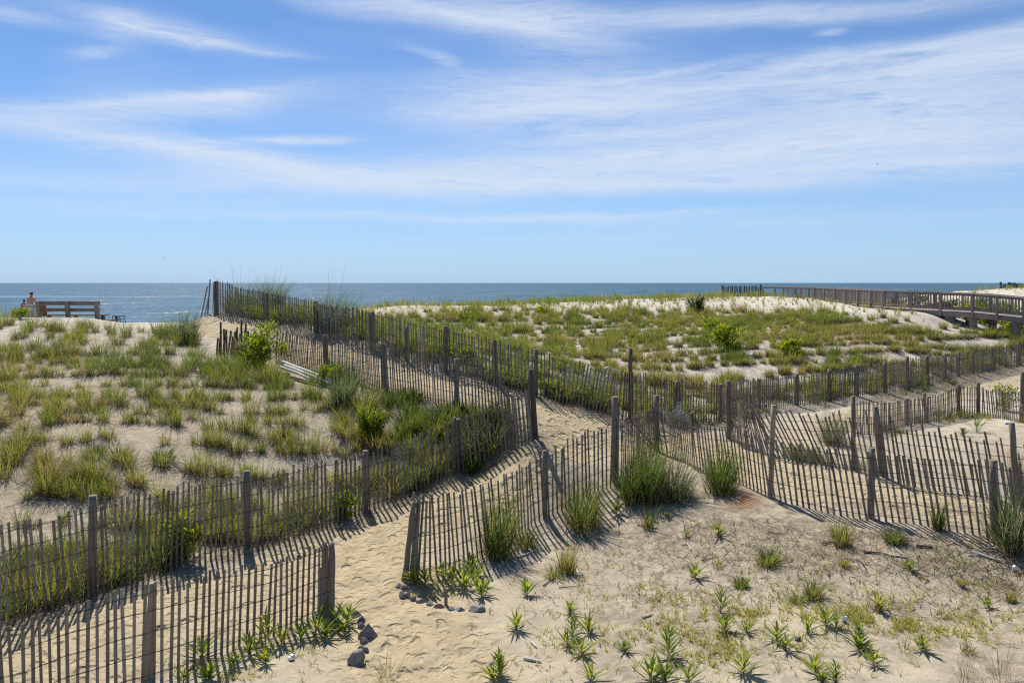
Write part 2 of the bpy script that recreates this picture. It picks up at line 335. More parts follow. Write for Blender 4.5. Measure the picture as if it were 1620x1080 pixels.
def sand_mat():
    m, nt, out = new_mat('beach_sand')
    pos = geopos(nt)
    n1 = noise(nt, pos, .35, 4, .6); n2 = noise(nt, pos, 3.0, 4, .6); n3 = noise(nt, pos, 55, 2, .6); n4 = noise(nt, pos, 11, 3, .6, .6)
    pth, wht, dirt_shade, rust = attr(nt, 'path'), attr(nt, 'white'), attr(nt, 'dirt_shade'), attr(nt, 'rust')
    base = ramp(nt, n1, [(.3, (.385,.325,.232)), (.7, (.47,.405,.30))])
    base = mix(nt, pth, base, (.43,.35,.22,1))
    base = mix(nt, wht, base, (.60,.545,.45,1))
    blot = ramp(nt, n2, [(.35, (.86,.85,.83)), (.6, (1.04,1.03,1.02))])
    base = mix(nt, 1.0, base, blot, 'MULTIPLY')
    gr = ramp(nt, n3, [(.3, (.86,.86,.86)), (.7, (1.1,1.1,1.1))])
    base = mix(nt, 1.0, base, gr, 'MULTIPLY')
    # humus, bark crumbs and dead leaf bits, plus shade painted among the grass tufts
    dd = mth(nt, 'MULTIPLY', dirt_shade, ramp(nt, noise(nt, pos, 4.5, 5, .7, .8), [(.40, (0,0,0)), (.62, (1,1,1))]), None, True)
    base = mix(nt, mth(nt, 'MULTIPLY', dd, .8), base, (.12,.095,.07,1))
    base = mix(nt, mth(nt, 'MULTIPLY', rust, ramp(nt, noise(nt, pos, 7, 4, .7), [(.35, (0,0,0)), (.6, (1,1,1))])), base, (.33,.145,.045,1))
    sp = ramp(nt, noise(nt, pos, 34, 2, .5), [(.66, (0,0,0)), (.71, (1,1,1))])
    base = mix(nt, mth(nt, 'MULTIPLY', sp, .45), base, (.14,.11,.08,1))
    p = N(nt, 'ShaderNodeBsdfPrincipled'); p.inputs['Roughness'].default_value = .95; p.inputs['Specular IOR Level'].default_value = .1
    nt.links.new(base, p.inputs['Base Color'])
    # trampled dents and wind ripples
    wv = N(nt, 'ShaderNodeVectorMath'); wv.operation = 'ADD'; nn = N(nt, 'ShaderNodeTexNoise'); nn.inputs['Scale'].default_value = 4.0; nt.links.new(pos, nn.inputs['Vector'])
    sc_ = N(nt, 'ShaderNodeVectorMath'); sc_.operation = 'SCALE'; sc_.inputs['Scale'].default_value = .25; nt.links.new(nn.outputs['Color'], sc_.inputs[0])
    nt.links.new(pos, wv.inputs[0]); nt.links.new(sc_.outputs[0], wv.inputs[1])
    def prints(scale, r0, r1):
        vo = N(nt, 'ShaderNodeTexVoronoi'); vo.voronoi_dimensions = '2D'; vo.inputs['Scale'].default_value = scale; nt.links.new(wv.outputs[0], vo.inputs['Vector'])
        sp_ = N(nt, 'ShaderNodeSeparateColor'); nt.links.new(vo.outputs['Color'], sp_.inputs[0])
        mr = N(nt, 'ShaderNodeMapRange'); mr.interpolation_type = 'SMOOTHSTEP'; mr.inputs[1].default_value = r0; mr.inputs[2].default_value = r1; mr.inputs[3].default_value = -1; mr.inputs[4].default_value = 0; nt.links.new(vo.outputs['Distance'], mr.inputs[0])
        return mth(nt, 'MULTIPLY', mr.outputs[0], mth(nt, 'ADD', .25, sp_.outputs[0]))
    amt = mth(nt, 'ADD', mth(nt, 'MULTIPLY', pth, .9), .14)
    fp = mth(nt, 'ADD', mth(nt, 'MULTIPLY', prints(3.4, .12, .36), .062), mth(nt, 'MULTIPLY', prints(8.0, .12, .4), .022))
    h = mth(nt, 'ADD', mth(nt, 'MULTIPLY', n4, .018), mth(nt, 'MULTIPLY', fp, amt))
    h = mth(nt, 'ADD', h, mth(nt, 'MULTIPLY', n3, .006))
    b = N(nt, 'ShaderNodeBump'); b.inputs['Strength'].default_value = .75; b.inputs['Distance'].default_value = 1.0
    nt.links.new(h, b.inputs['Height']); nt.links.new(b.outputs[0], p.inputs['Normal']); nt.links.new(p.outputs[0], out.inputs[0])
    return m
SAND = sand_mat()

# ------------------------------------------------------------------ the sand: one fan-shaped sheet, finer where the path runs
us = np.concatenate([np.linspace(-2.3, -.8, 60)[:-1], np.linspace(-.8, .8, 440), np.linspace(.8, 2.3, 60)[1:]])
ls = np.concatenate([np.linspace(math.log(1.5), math.log(8.6), 60)[:-1], np.linspace(math.log(8.6), math.log(34), 380)[:-1], np.linspace(math.log(34), math.log(115), 170)[:-1], np.linspace(math.log(115), math.log(270), 40)])
U, Dg = np.meshgrid(us, np.exp(ls))
X = U * Dg; Y = Dg
Z = height(X.ravel(), Y.ravel()).reshape(X.shape)
pm = path_mask(X, Y)
dent = fbm(X * 3.1, Y * 3.1, 21, 2)
Z = Z - pm * smooth(.55, .75, dent) * .03 + pm * (fbm(X * 6, Y * 6, 31, 2) - .5) * .014
prx, pry = project(X, Y, Z)
# worn hollows in the open sand, debris line below the nearest fence
fence_xy = {k: [world(p[0], p[1], p[2]) for p in v] for k, v in FENCES.items()}
dC = seg_dist(X, Y, fence_xy['C']); dB = seg_dist(X, Y, fence_xy['B']); dL = seg_dist(X, Y, fence_xy['L']); dK = seg_dist(X, Y, fence_xy['K']); dI = seg_dist(X, Y, fence_xy['I']); dJ = seg_dist(X, Y, fence_xy['J']); dA = seg_dist(X, Y, fence_xy['A'])
inn = lambda d, w: 1 - smooth(w * .4, w, d)
front = (Y < 15.2) & (prx > 800) & (dC > 0.02)
dirt_shade = np.where(front, inn(dC, 2.6) * smooth(980, 1150, prx) * .95, 0)
dirt_shade = np.maximum(dirt_shade, np.where(front, .75 * smooth(860, 1000, prx), 0) * smooth(.35, .62, fbm(X * .8, Y * .8, 41)))
dirt_shade = np.maximum(dirt_shade, np.maximum(inn(dL, .55), inn(dK, .8)) * .95)
dirt_shade = np.maximum(dirt_shade, np.maximum(inn(dI, .9), inn(dJ, .6)) * .8)
dirt_shade = np.maximum(dirt_shade, inn(dA, .35) * .5); dirt_shade = np.maximum(dirt_shade, inn(dB, .4) * .5)
fieldm = np.where((pm < .4) & (Y > 13) & (Y < 60), .55, 0) * smooth(.3, .65, fbm(X * 1.4, Y * 1.4, 51))
dirt_shade = np.maximum(dirt_shade, fieldm)
white = np.clip(smooth(21, 29, Y) * (1 - pm * .8) * .7 + smooth(44, 52, Y) * .5, 0, 1)
rust = np.zeros_like(X)
hx, hy, hz_ = hit(1172, 790); rust = np.maximum(rust, 1 - smooth(.1, .55, np.hypot(X - hx, (Y - hy) * .8)))
for px, py in ((905, 642), (940, 650), (965, 658)):
    qx, qy, qz = hit(px, py); rust = np.maximum(rust, .5 * (1 - smooth(.15, .5, np.hypot(X - qx, Y - qy))))
nr, nc = X.shape
idx = np.arange(nr * nc).reshape(nr, nc)
quads = np.stack([idx[:-1, :-1], idx[:-1, 1:], idx[1:, 1:], idx[1:, :-1]], -1).reshape(-1, 4)
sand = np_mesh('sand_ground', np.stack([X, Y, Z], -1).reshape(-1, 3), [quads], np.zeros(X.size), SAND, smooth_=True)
for nm, a in (('path', pm), ('white', white), ('dirt_shade', dirt_shade), ('rust', rust)):
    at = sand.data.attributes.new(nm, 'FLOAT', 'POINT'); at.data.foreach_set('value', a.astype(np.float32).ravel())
tag(sand, 'pale beach sand with a trampled path winding over the dune', 'sand', kind='structure')

# ------------------------------------------------------------------ sea
def sea_mat():
    m, nt, out = new_mat('sea_water')
    pos = geopos(nt)
    mp = N(nt, 'ShaderNodeMapping'); mp.inputs['Scale'].default_value = (.45, 1.0, 1); mp.inputs['Rotation'].default_value = (0, 0, R(-8)); nt.links.new(pos, mp.inputs[0])
    a = noise(nt, mp.outputs[0], .16, 5, .62, .3); b_ = noise(nt, mp.outputs[0], 1.1, 3, .6)
    big = noise(nt, mp.outputs[0], .022, 3, .55)
    mp2 = N(nt, 'ShaderNodeMapping'); mp2.inputs['Scale'].default_value = (.010, .055, 1); nt.links.new(pos, mp2.inputs[0])
    foamn = noise(nt, mp2.outputs[0], 1.0, 5, .68, .4)
    sx = N(nt, 'ShaderNodeSeparateXYZ'); nt.links.new(pos, sx.inputs[0])
    def band(y, w, x0, x1):
        d = mth(nt, 'DIVIDE', mth(nt, 'SUBTRACT', sx.outputs[1], mth(nt, 'ADD', y, mth(nt, 'MULTIPLY', big, 14.0))), w)
        g = mth(nt, 'EXPONENT', mth(nt, 'MULTIPLY', mth(nt, 'MULTIPLY', d, d), -1.0))
        k = mth(nt, 'MULTIPLY', mth(nt, 'GREATER_THAN', sx.outputs[0], x0), mth(nt, 'LESS_THAN', sx.outputs[0], x1))
        return mth(nt, 'MULTIPLY', g, k)
    bands = mth(nt, 'ADD', band(430, 16, -290, -150), band(228, 5, -200, -88))
    fo = mth(nt, 'ADD', mth(nt, 'MULTIPLY', bands, .16), foamn)
    foam = ramp(nt, fo, [(.665, (0,0,0)), (.73, (1,1,1))])
    col = ramp(nt, big, [(.3, (.022,.075,.105)), (.7, (.04,.115,.145))])
    p = N(nt, 'ShaderNodeBsdfPrincipled'); p.inputs['Roughness'].default_value = .22; p.inputs['IOR'].default_value = 1.33
    nt.links.new(mix(nt, mth(nt, 'MULTIPLY', foam, .6), col, (.7,.72,.72,1)), p.inputs['Base Color'])
    nt.links.new(mth(nt, 'ADD', mth(nt, 'MULTIPLY', foam, .5), .30), p.inputs['Roughness'])
    def slope(scale, amp):
        n = N(nt, 'ShaderNodeTexNoise'); n.inputs['Scale'].default_value = scale; n.inputs['Detail'].default_value = 4; n.inputs['Roughness'].default_value = .6; nt.links.new(mp.outputs[0], n.inputs['Vector'])
        v = N(nt, 'ShaderNodeVectorMath'); v.operation = 'MULTIPLY_ADD'; v.inputs[1].default_value = (amp, amp, 0); v.inputs[2].default_value = (-.5 * amp, -.5 * amp, 0); nt.links.new(n.outputs['Color'], v.inputs[0]); return v.outputs[0]
    v1 = N(nt, 'ShaderNodeVectorMath'); v1.operation = 'ADD'; nt.links.new(slope(.10, .9), v1.inputs[0]); nt.links.new(slope(1.1, 1.05), v1.inputs[1])
    v2 = N(nt, 'ShaderNodeVectorMath'); v2.operation = 'ADD'; nt.links.new(v1.outputs[0], v2.inputs[0]); v2.inputs[1].default_value = (0, -.16, 1)
    v3 = N(nt, 'ShaderNodeVectorMath'); v3.operation = 'NORMALIZE'; nt.links.new(v2.outputs[0], v3.inputs[0])
    nt.links.new(v3.outputs[0], p.inputs['Normal']); nt.links.new(p.outputs[0], out.inputs[0])
    return m
sm = MB(); S_ = 40000
sm.add([(-S_, 100, 0), (S_, 100, 0), (S_, S_, 0), (-S_, S_, 0)], [(0, 1, 2, 3)])
sea = sm.build('sea_water', sea_mat()); sea.location = (0, 0, SEA_Z)
tag(sea, 'blue ocean with small whitecaps and sun sparkle', 'sea', kind='structure')

# ------------------------------------------------------------------ sand fences
def polyline(name):
    L_ = FENCES[name]
    q = np.array([[*world(a[0], a[1], a[2]), a[3], a[4], a[0]] for a in L_])
    s = np.concatenate([[0], np.cumsum(np.hypot(np.diff(q[:, 0]), np.diff(q[:, 1])))])
    ss = np.arange(0, s[-1], .01)
    # round the corners a little
    arr = np.stack([np.interp(ss, s, q[:, i]) for i in range(4)], 1)
    k = 31; ker = np.hanning(k + 2)[1:-1]; ker /= ker.sum()
    for i in range(4):
        pad = np.concatenate([np.full(k // 2, arr[0, i]), arr[:, i], np.full(k // 2, arr[-1, i])])
        sm_ = np.convolve(pad, ker, 'valid')
        if i >= 2: arr[:, i] = sm_
    px = CX + F * arr[:, 0] / arr[:, 1]
    return ss, arr, px, s
WIRE_LEVELS = (.08, .30, .52, .74, .93)
def sand_fence(key, label, posts, pitch, group='wooden sand fences', wires=True, bundle=None, jag=.03, span=None, cat='fence', mat=SLAT, seed=1, slat_w=.037):
    rnd = random.Random(seed)
    ss, arr, px, s = polyline(key)
    total = ss[-1]
    T = np.array([0, total]) if span is None else np.array([ss[np.argmin(np.abs(px - span[0]))], ss[np.argmin(np.abs(px - span[1]))]])
    pl = []
    for (ppx, top_y, rad, lean, m) in posts:
        i = int(np.argmin(np.abs(px - ppx))); pl.append((ss[i], i, top_y, rad, lean, m))
    pl.sort(key=lambda a: a[0])
    x0, y0 = arr[0, 0], arr[0, 1]
    root = empty('sand_fence', (x0, y0, H1(x0, y0)))
    O = Vector(root.location)
    tag(root, label, cat, group)
    cuts = [T[0]] + [p[0] for p in pl if T[0] + .15 < p[0] < T[1] - .15] + [T[1]]
    wire_pts = {k: [] for k in range(len(WIRE_LEVELS))}
    for a, b in zip(cuts[:-1], cuts[1:]):
        mb = MB(); t = a + pitch * .5
        while t < b - pitch * .3:
            i = min(len(ss) - 1, int(t / .01)); x, y, h, lean = arr[i]
            i2 = min(len(ss) - 1, i + 6); i1 = max(0, i - 6)
            d = Vector((arr[i2, 0] - arr[i1, 0], arr[i2, 1] - arr[i1, 1], 0)).normalized()
            nrm = Vector((-d.y, d.x, 0))
            if d.x < 0: ln = -lean
            else: ln = lean
            x += nrm.x * .012 * math.sin(t * 1.3 + seed) * 3; y += nrm.y * .012 * math.sin(t * 1.3 + seed) * 3
            z = H1(x, y)
            hh = h * (1 + rnd.gauss(0, jag)) * (rnd.uniform(.55, .85) if rnd.random() < .018 else 1); le = R(ln + rnd.gauss(0, .8)); ob = rnd.gauss(0, .018)
            axis = (Vector((0, 0, 1)) + d * math.tan(le) + nrm * ob).normalized()
            side = (d - axis * d.dot(axis)).normalized(); nn = axis.cross(side)
            M = Matrix((side, nn, axis)).transposed()
            hv = hh / max(.5, axis.z)
            bot = Vector((x, y, z)) - axis * .12
            mb.box(bot + axis * (hv + .12) / 2 - O, (slat_w * rnd.uniform(.85, 1.12), .011, hv + .12), M, min(1, max(0, rnd.gauss(.5, .30))))
            for k, lv in enumerate(WIRE_LEVELS): wire_pts[k].append(Vector((x, y, z)) + axis * h * lv - nn * .009 - O)
            dens = 1.0
            if bundle:
                for (bp, bw, bd) in bundle:
                    if abs(px[i] - bp) < bw: dens = bd
            t += pitch * dens * rnd.uniform(.92, 1.08)
        if mb.v: mb.build('slat_panel', mat, root)
    if wires:
        for k in wire_pts:
            if len(wire_pts[k]) > 2:
                w = MB(); w.tube(wire_pts[k], .006, 3, cap=False); w.build('wire', WIRE, root)
    for (t, i, top_y, rad, lean, m) in pl:
        x, y = arr[i, 0], arr[i, 1]
        i2 = min(len(ss) - 1, i + 8); i1 = max(0, i - 8)
        d = Vector((arr[i2, 0] - arr[i1, 0], arr[i2, 1] - arr[i1, 1], 0)).normalized(); nrm = Vector((-d.y, d.x, 0))
        if nrm.y < 0: nrm = -nrm
        off = nrm * (rad + .022); x += off.x; y += off.y
        z = H1(x, y); zt = CAMZ - (top_y - CY) / F * y
        hh = max(.4, zt - z)
        dl = Vector((math.tan(R(lean)), 0, 0)); n = 7
        P_ = [Vector((x, y, z - .25)) - dl * .25 - O + Vector((rnd.gauss(0, .004), rnd.gauss(0, .004), 0)) + (dl + Vector((0, 0, 1))) * (hh + .25) * q / (n - 1) for q in range(n)]
        mb = MB(); mb.tube(P_, [rad * (.85 - .08 * q / (n - 1)) for q in range(n)] , 12, rnd.uniform(.35, .75), True, .02)
        po = mb.build('post', m or POST, root)
        po.data.polygons.foreach_set('use_smooth', [len(p.vertices) == 4 for p in po.data.polygons])
    return root
p_ = POST
sand_fence('A', 'nearest low sand fence ending in a tight slat bundle beside the grey rocks', [(236, 921, .062, 3, PALEPOST), (530, 857, .05, 0, p_), (519, 862, .035, 1, SLAT), (-90, 1010, .065, 0, p_)], .102, bundle=[(521, 17, .33)], seed=1)
sand_fence('B', 'sand fence from the leaning slat bundle at the path mouth up to tall grass clumps', [(866, 712, .062, 0, p_), (643, 793, .055, 7, p_), (654, 797, .03, 6, SLAT), (979, 627, .085, 0, p_)], .110, bundle=[(648, 13, .32)], seed=2)
sand_fence('C', 'swaying sand fence bordering the open weedy sand, with a pale crooked post', [(1039, 625, .085, 0, p_), (1214, 640, .062, 2, PALEPOST), (1377, 708, .075, 1, p_), (1571, 727, .085, -1, p_), (1690, 745, .075, 0, p_)], .112, seed=3)
sand_fence('G', 'sagging twisted sand fence across the path from the one with the pale post', [(1160, 602, .085, -1, p_), (1394, 642, .085, -6, p_), (1346, 626, .06, 0, p_), (1610, 668, .07, -4, p_)], .105, seed=4, jag=.06)
sand_fence('H', 'short half-buried sand fence around the flat sandy pocket with one leafy plant', [(1440, 630, .06, -2, p_), (1470, 621, .07, -4, p_), (1520, 608, .07, 0, p_), (1548, 605, .08, 0, p_), (1613, 588, .08, 0, p_)], .085, seed=5)
sand_fence('I', 'long dense sand fence running along the foot of the grassy dune towards the timber boardwalk', [(1077, 603, .10, 0, p_), (1146, 607, .09, 0, p_), (1206, 599, .08, 0, p_), (1265, 591, .09, 0, p_), (1316, 584, .08, 0, p_), (1360, 577, .10, 0, p_), (1405, 572, .09, 0, p_), (1440, 564, .08, 0, p_), (1472, 562, .09, 0, p_), (1500, 560, .08, 0, p_), (1521, 556, .09, 0, p_), (1543, 556, .08, 0, p_), (1575, 548, .09, 0, p_), (1616, 540, .09, 0, p_)], .092, seed=6, jag=.04)
sand_fence('J', 'sand fence climbing from the tall dark pole up to the dune crest', [(997, 551, .072, 0, DARKW), (337, 445, .11, -1, DARKW), (417, 463, .09, 0, p_), (495, 476, .10, 0, p_), (583, 493, .10, 1, p_), (701, 515, .09, 0, p_), (780, 537, .085, 0, p_), (847, 552, .07, 0, p_), (640, 516, .06, 0, p_)], .098, seed=7)
sand_fence('K', 'sand fence on the dune grass side of the climbing path, behind the white poles', [(511, 530, .10, -2, p_), (604, 544, .085, -3, p_), (718, 567, .075, 0, p_), (843, 584, .075, -4, DARKW)], .104, bundle=[(842, 6, .5)], seed=8)
sand_fence('L', 'long sand fence at the foot of the planted dune grass, beside the lower lane', [(152, 783, .078, 0, p_), (393, 744, .078, 0, p_), (582, 712, .07, 0, p_), (730, 662, .085, 0, p_), (722, 660, .05, 0, p_), (-70, 850, .08, 0, p_)], .10, seed=9)

# broken fence end in the grass by the crest
def loose_slats(name, label, items, group=None, cat='fence', mat=SLAT, dark=.35):
    x, y, z = hit(items[0][0], items[0][1]); O = Vector((x, y, z))
    mb = MB()
    for (bx, by, tx, ty, D, w) in items:
        a = Vector(((bx - CX) / F * D, D, CAMZ - (by - CY) / F * D)); b = Vector(((tx - CX) / F * D, D + random.uniform(-.1, .1), CAMZ - (ty - CY) / F * D))
        mb.beam(a - O, b - O, w, .014, Vector((0, -1, .1)), random.uniform(.1, .7))
    o = mb.build(name, mat, None); o.location = O
    return tag(o, label, cat, group)
random.seed(3)
broken = [(343 + 3.0 * i + random.uniform(-1, 1), 562 + i * .5, 346 + 2.8 * i + random.uniform(-4, 4), random.choice([520, 511, 532, 506, 526, 522]) + random.uniform(-3, 3), 25.4 + .04 * i, .06) for i in range(18)]
loose_slats('broken_fence', 'broken stub of sand fence with jagged dark slats in front of the yellow-green bush', broken, 'wooden sand fences', 'fence', DARKW)
loose_slats('leaning_slats', 'three loose slats leaning against the last crest post of the fence', [(318, 503, 327, 453, 31, .045), (323, 505, 333, 462, 31.1, .045), (328, 506, 331.5, 442, 31.2, .05)], None, 'slats')

# ------------------------------------------------------------------ boardwalk
def boardwalk():
    # deck centre line from far crest end to beyond the right edge
    near = [(1209, 65.0), (1290, 59.0), (1400, 49.5), (1540, 45.0), (1620, 42.6), (1800, 39.5)]
    tops = [453.2, 455, 460.0, 464.8, 471.2, 485]
    line = []
    for (px, D), ty in zip(near, tops):
        line.append(Vector(((px - CX) / F * D, D, CAMZ - (ty - CY) / F * D - 1.05)))
    root = empty('boardwalk', line[3]); O = Vector(root.location)
    tag(root, 'raised grey timber boardwalk with railings crossing the dune on square piers', 'boardwalk')
    line = [p - O for p in line]
    def perp(i):
        d = (line[min(i + 1, len(line) - 1)] - line[max(i - 1, 0)]); d.z = 0; d.normalize(); return Vector((-d.y, d.x, 0)) * -1 if Vector((-d.y, d.x, 0)).y < 0 else Vector((-d.y, d.x, 0))
    Wd = 1.7
    far = [p + perp(i) * Wd for i, p in enumerate(line)]
    deck = MB(); fascia = MB()
    for i in range(len(line) - 1):
        a0, a1, b0, b1 = line[i], line[i + 1], far[i], far[i + 1]
        L = (a1 - a0).length; n = max(1, int(L / .145))
        for k in range(n):
            t0, t1 = k / n, (k + .93) / n
            q = [a0.lerp(a1, t0), a0.lerp(a1, t1), b0.lerp(b1, t1), b0.lerp(b1, t0)]
            up = Vector((0, 0, .0)); dn = Vector((0, 0, -.04))
            deck.add([v + up for v in q] + [v + dn for v in q], [(0,1,2,3),(7,6,5,4),(0,4,5,1),(1,5,6,2),(2,6,7,3),(3,7,4,0)], random.uniform(.2, .8))
        for A, B, s in ((a0, a1, -1), (b0, b1, 1)):
            off = perp(i) * (.02 * s)
            fascia.beam(A + off + Vector((0,0,-.17)), B + off + Vector((0,0,-.17)), .05, .25, tint=random.uniform(.3, .6))
    deck.build('deck', DECK, root); fascia.build('joist', DECK, root)
    for side, ln, s in (('near', line, -1), ('far', far, 1)):
        rails = MB(); bal = MB()
        acc = 0
        for i in range(len(ln) - 1):
            a, b = ln[i], ln[i + 1]; off = perp(i) * (.0 * s)
            for hh, w, t in ((1.04, .14, .04), (.96, .04, .09), (.13, .04, .09)):
                rails.beam(a + Vector((0,0,hh)), b + Vector((0,0,hh)), w, t, tint=.75 if hh > 1 else random.uniform(.3, .6))
            L = (b - a).length; n = int(L / .165)
            if side == 'near' and i == 0: n = 0
            for k in range(n):
                p = a.lerp(b, (k + .5) / n)
                bal.box(p + Vector((0, 0, .55)) + perp(i) * (.045 * s), (.038, .038, .84), Matrix.Rotation(math.atan2((b - a).y, (b - a).x), 3, 'Z'), random.uniform(.15, .8))
            n2 = max(1, round(L / 1.55))
            for k in range(n2):
                p = a.lerp(b, k / n2)
                po = MB(); po.box(p + Vector((0, 0, .35)) + perp(i) * (.115 * s), (.10, .10, 1.30), Matrix.Rotation(math.atan2((b - a).y, (b - a).x), 3, 'Z'), random.uniform(.3, .6))
                po.build('rail_post', DECK, root)
        rails.build('railing', DECK, root); bal.build('balusters', DECK, root)
    # piers
    for (px, D) in ((1502, 46.2), (1536, 45.2), (1606, 43.0), (1690, 41.5)):
        for s in (0.18, Wd - .18):
            best = min(range(len(line) - 1), key=lambda i: 0 if (CX + F * (line[i] + O).x / (line[i] + O).y) <= px <= (CX + F * (line[i + 1] + O).x / (line[i + 1] + O).y) else 1)
            a, b = line[best] + O, line[best + 1] + O
            pa, pb = CX + F * a.x / a.y, CX + F * b.x / b.y; t = min(1, max(0, (px - pa) / (pb - pa)))
            p = a.lerp(b, t) + perp(best) * s + (b - a).normalized() * (.0)
            g = H1(p.x, p.y); top = p.z - .30
            mb = MB(); mb.box(Vector((p.x, p.y, (g - .4 + top) / 2)) - O, (.30, .30, top - g + .4), None, .6)
            pr = mb.build('pier', DECK, root)
            cp = MB(); cp.box(Vector((p.x, p.y, top - .09)) - O, (.52, .34, .16), None, .3); cp.build('pier_cap', DECK, pr)
    return line, far, O
random.seed(5)
boardwalk()
# slatted wing fence at the boardwalk's sea end
loose_slats('wing_fence', 'short dark slat fence standing on the crest just before the boardwalk railing', [(1143.5 + i * 2.35 + random.uniform(-.6, .6), 471, 1143.5 + i * 2.35 + random.uniform(-.6, .6), 452.3 + (i % 7 == 3) * 2 + random.uniform(-.5, .5), 64.5, .075) for i in range(25)] + [(1143, 472, 1143, 451.5, 64.4, .15), (1203, 470, 1203, 450.2, 64.4, .16)], None, 'fence', DARKW)
# tumbledown fence on the far dune
loose_slats('collapsed_fence', 'remnant of collapsed dark fence on the far pale dune near the horizon', [(1583.5, 456, 1583, 446, 98, .3), (1587, 456, 1589, 450, 98, .2), (1591, 455, 1590, 450, 98, .2), (1596, 456, 1596, 446.5, 98, .3), (1600, 455, 1599, 447, 98, .25), (1603, 455, 1606, 447, 98, .3), (1608, 456, 1606, 448, 98, .25), (1612, 456, 1614, 449, 98, .3), (1618, 457, 1619, 451, 98, .3), (1594, 452, 1622, 454, 98, .35), (1598, 449, 1618, 452, 98, .25)], None, 'fence', BLUEM)

# ------------------------------------------------------------------ bench, box, chair, people on the crest
def at(px, py, D): return Vector(((px - CX) / F * D, D, CAMZ - (py - CY) / F * D))
def bench():
    D = 31.2
    o = at(110, 505, D); o.z = H1(o.x, o.y); root = empty('park_bench', o); O = Vector(o)
    tag(root, 'weathered wooden bench facing the sea, seen from behind on the crest', 'bench')
    zt = at(110, 476, D).z; zb = zt - .85
    for px in (61, 107, 153):
        m = MB(); x = at(px, 476, D).x
        m.beam(Vector((x, D - .06, zt)) - O, Vector((x + .02, D + .18, zb - .7)) - O, .11, .15, Vector((1, 0, 0)), .6); m.build('back_support', BENCHW, root)
    for (za, zb_) in ((476.6, 483), (487.5, 493)):
        m = MB(); a = at(57, za, D); b = at(156, za, D); h = (zb_ - za) / F * D
        m.box((Vector(((a.x + b.x) / 2, D + .10, a.z - h / 2))) - O, (b.x - a.x, .045, h), None, .55); m.build('back_slat', BENCHW, root)
    m = MB(); zs = at(120, 498.6, D).z
    for k in range(3):
        x0, x1 = at(60, 0, D).x, at(160, 0, D).x
        m.box(Vector(((x0 + x1) / 2, D + .26 + .16 * k, zs)) - O, (x1 - x0, .145, .05), None, .5 + .1 * k)
    m.build('seat', BENCHW, root)
    for px in (64, 107, 150):
        m = MB(); x = at(px, 0, D).x
        m.box(Vector((x, D + .62, zs - .42)) - O, (.12, .12, .78), None, .4); m.build('leg', BENCHW, root)
    # arm-high end board at the seaward right end
    m = MB(); x = at(158, 0, D + .6).x
    m.box(Vector((x + .22, D + .45, zs - .22)) - O, (.42, .9, .05), None, .45); m.box(Vector((x + .40, D + .45, zs - .45)) - O, (.05, .9, .45), None, .45); m.build('side_shelf', BENCHW, root)
bench()
def soft_box(name, c, size, mat, label, cat, rot=0, bev=.06, parent=None):
    bm = bmesh.new(); bmesh.ops.create_cube(bm, size=1)
    bmesh.ops.scale(bm, vec=size, verts=bm.verts)
    bmesh.ops.bevel(bm, geom=list(bm.edges), offset=bev, segments=3, affect='EDGES')
    rr = random.Random(hash(name) % 99 if False else len(name))
    for v in bm.verts: v.co += Vector((rr.uniform(-1, 1), rr.uniform(-1, 1), rr.uniform(-1, 1))) * bev * .25
    me = bpy.data.meshes.new(name); bm.to_mesh(me); bm.free(); me.materials.append(mat)
    o = bpy.data.objects.new(name, me); o.location = c; o.rotation_euler = (0, 0, rot); link(o, parent)
    if label: tag(o, label, cat)
    return o
p = at(49, 483, 32); zg = H1(p.x, p.y)
bx = soft_box('beach_box', (p.x, p.y, (p.z + zg) / 2 - .05), (.42, .40, p.z - zg + .1), PALEB, 'pale grey box standing at the end of the wooden bench', 'box')
soft_box('box_lid', (0, 0, (p.z - zg + .1) / 2 + .022), (.45, .43, .05), PALEB, None, None, 0, .02, bx)
# red cloth on the seat side of the bench
def cloth():
    m = MB(); D = 31.62; rows = []
    nx, nz = 7, 8
    for j in range(nz):
        for i in range(nx):
            q = at(64 + 12 * i / (nx - 1), 483 + 17 * j / (nz - 1), D)
            rows.append(Vector((q.x, D - .12 + .02 * math.sin(i * 1.7 + j) + .03 * j / nz, q.z)))
    O = rows[-1].copy()
    fs = [(j * nx + i, j * nx + i + 1, (j + 1) * nx + i + 1, (j + 1) * nx + i) for j in range(nz - 1) for i in range(nx - 1)]
    m.add([v - O for v in rows] + [v - O + Vector((0, .02, 0)) for v in rows], fs + [tuple(a + nx * nz for a in f[::-1]) for f in fs])
    o = m.build('red_cloth', REDC, None, None, True); o.location = O
    tag(o, 'red cloth glimpsed between the bench back slats', 'cloth')
cloth()
def chair():
    D = 33.5; a = at(178, 500, D); b = at(190, 500.5, D); zg = H1(a.x, D)
    root = empty('folding_chair', (a.x, D, zg)); O = Vector(root.location)
    tag(root, 'dark blue folding chair half hidden by the sand beside the bench', 'chair')
    zt = a.z
    for k, (x, y, dx) in enumerate(((a.x, D, 0), (b.x - .02, D, .06), (a.x, D + .42, 0), (b.x - .02, D + .42, .06))):
        m = MB(); m.tube([Vector((x + dx, y, zg - .1)) - O, Vector((x, y, zt)) - O], .016, 6); m.build('leg', BLUEM, root)
    m = MB(); m.box(Vector(((a.x + b.x) / 2, D + .2, zt)) - O, (b.x - a.x, .46, .04)); m.build('armrest', BLUEM, root)
    m = MB(); m.box(Vector(((a.x + b.x) / 2, D + .2, (zg + zt) / 2 + .05)) - O, (b.x - a.x - .05, .4, .03)); m.build('seat', BLUEM, root)
    m = MB(); m.box(Vector(((a.x + b.x) / 2 , D + .02, zt - .12)) - O, (.12, .03, .22)); m.build('backrest', BLUEM, root)
chair()

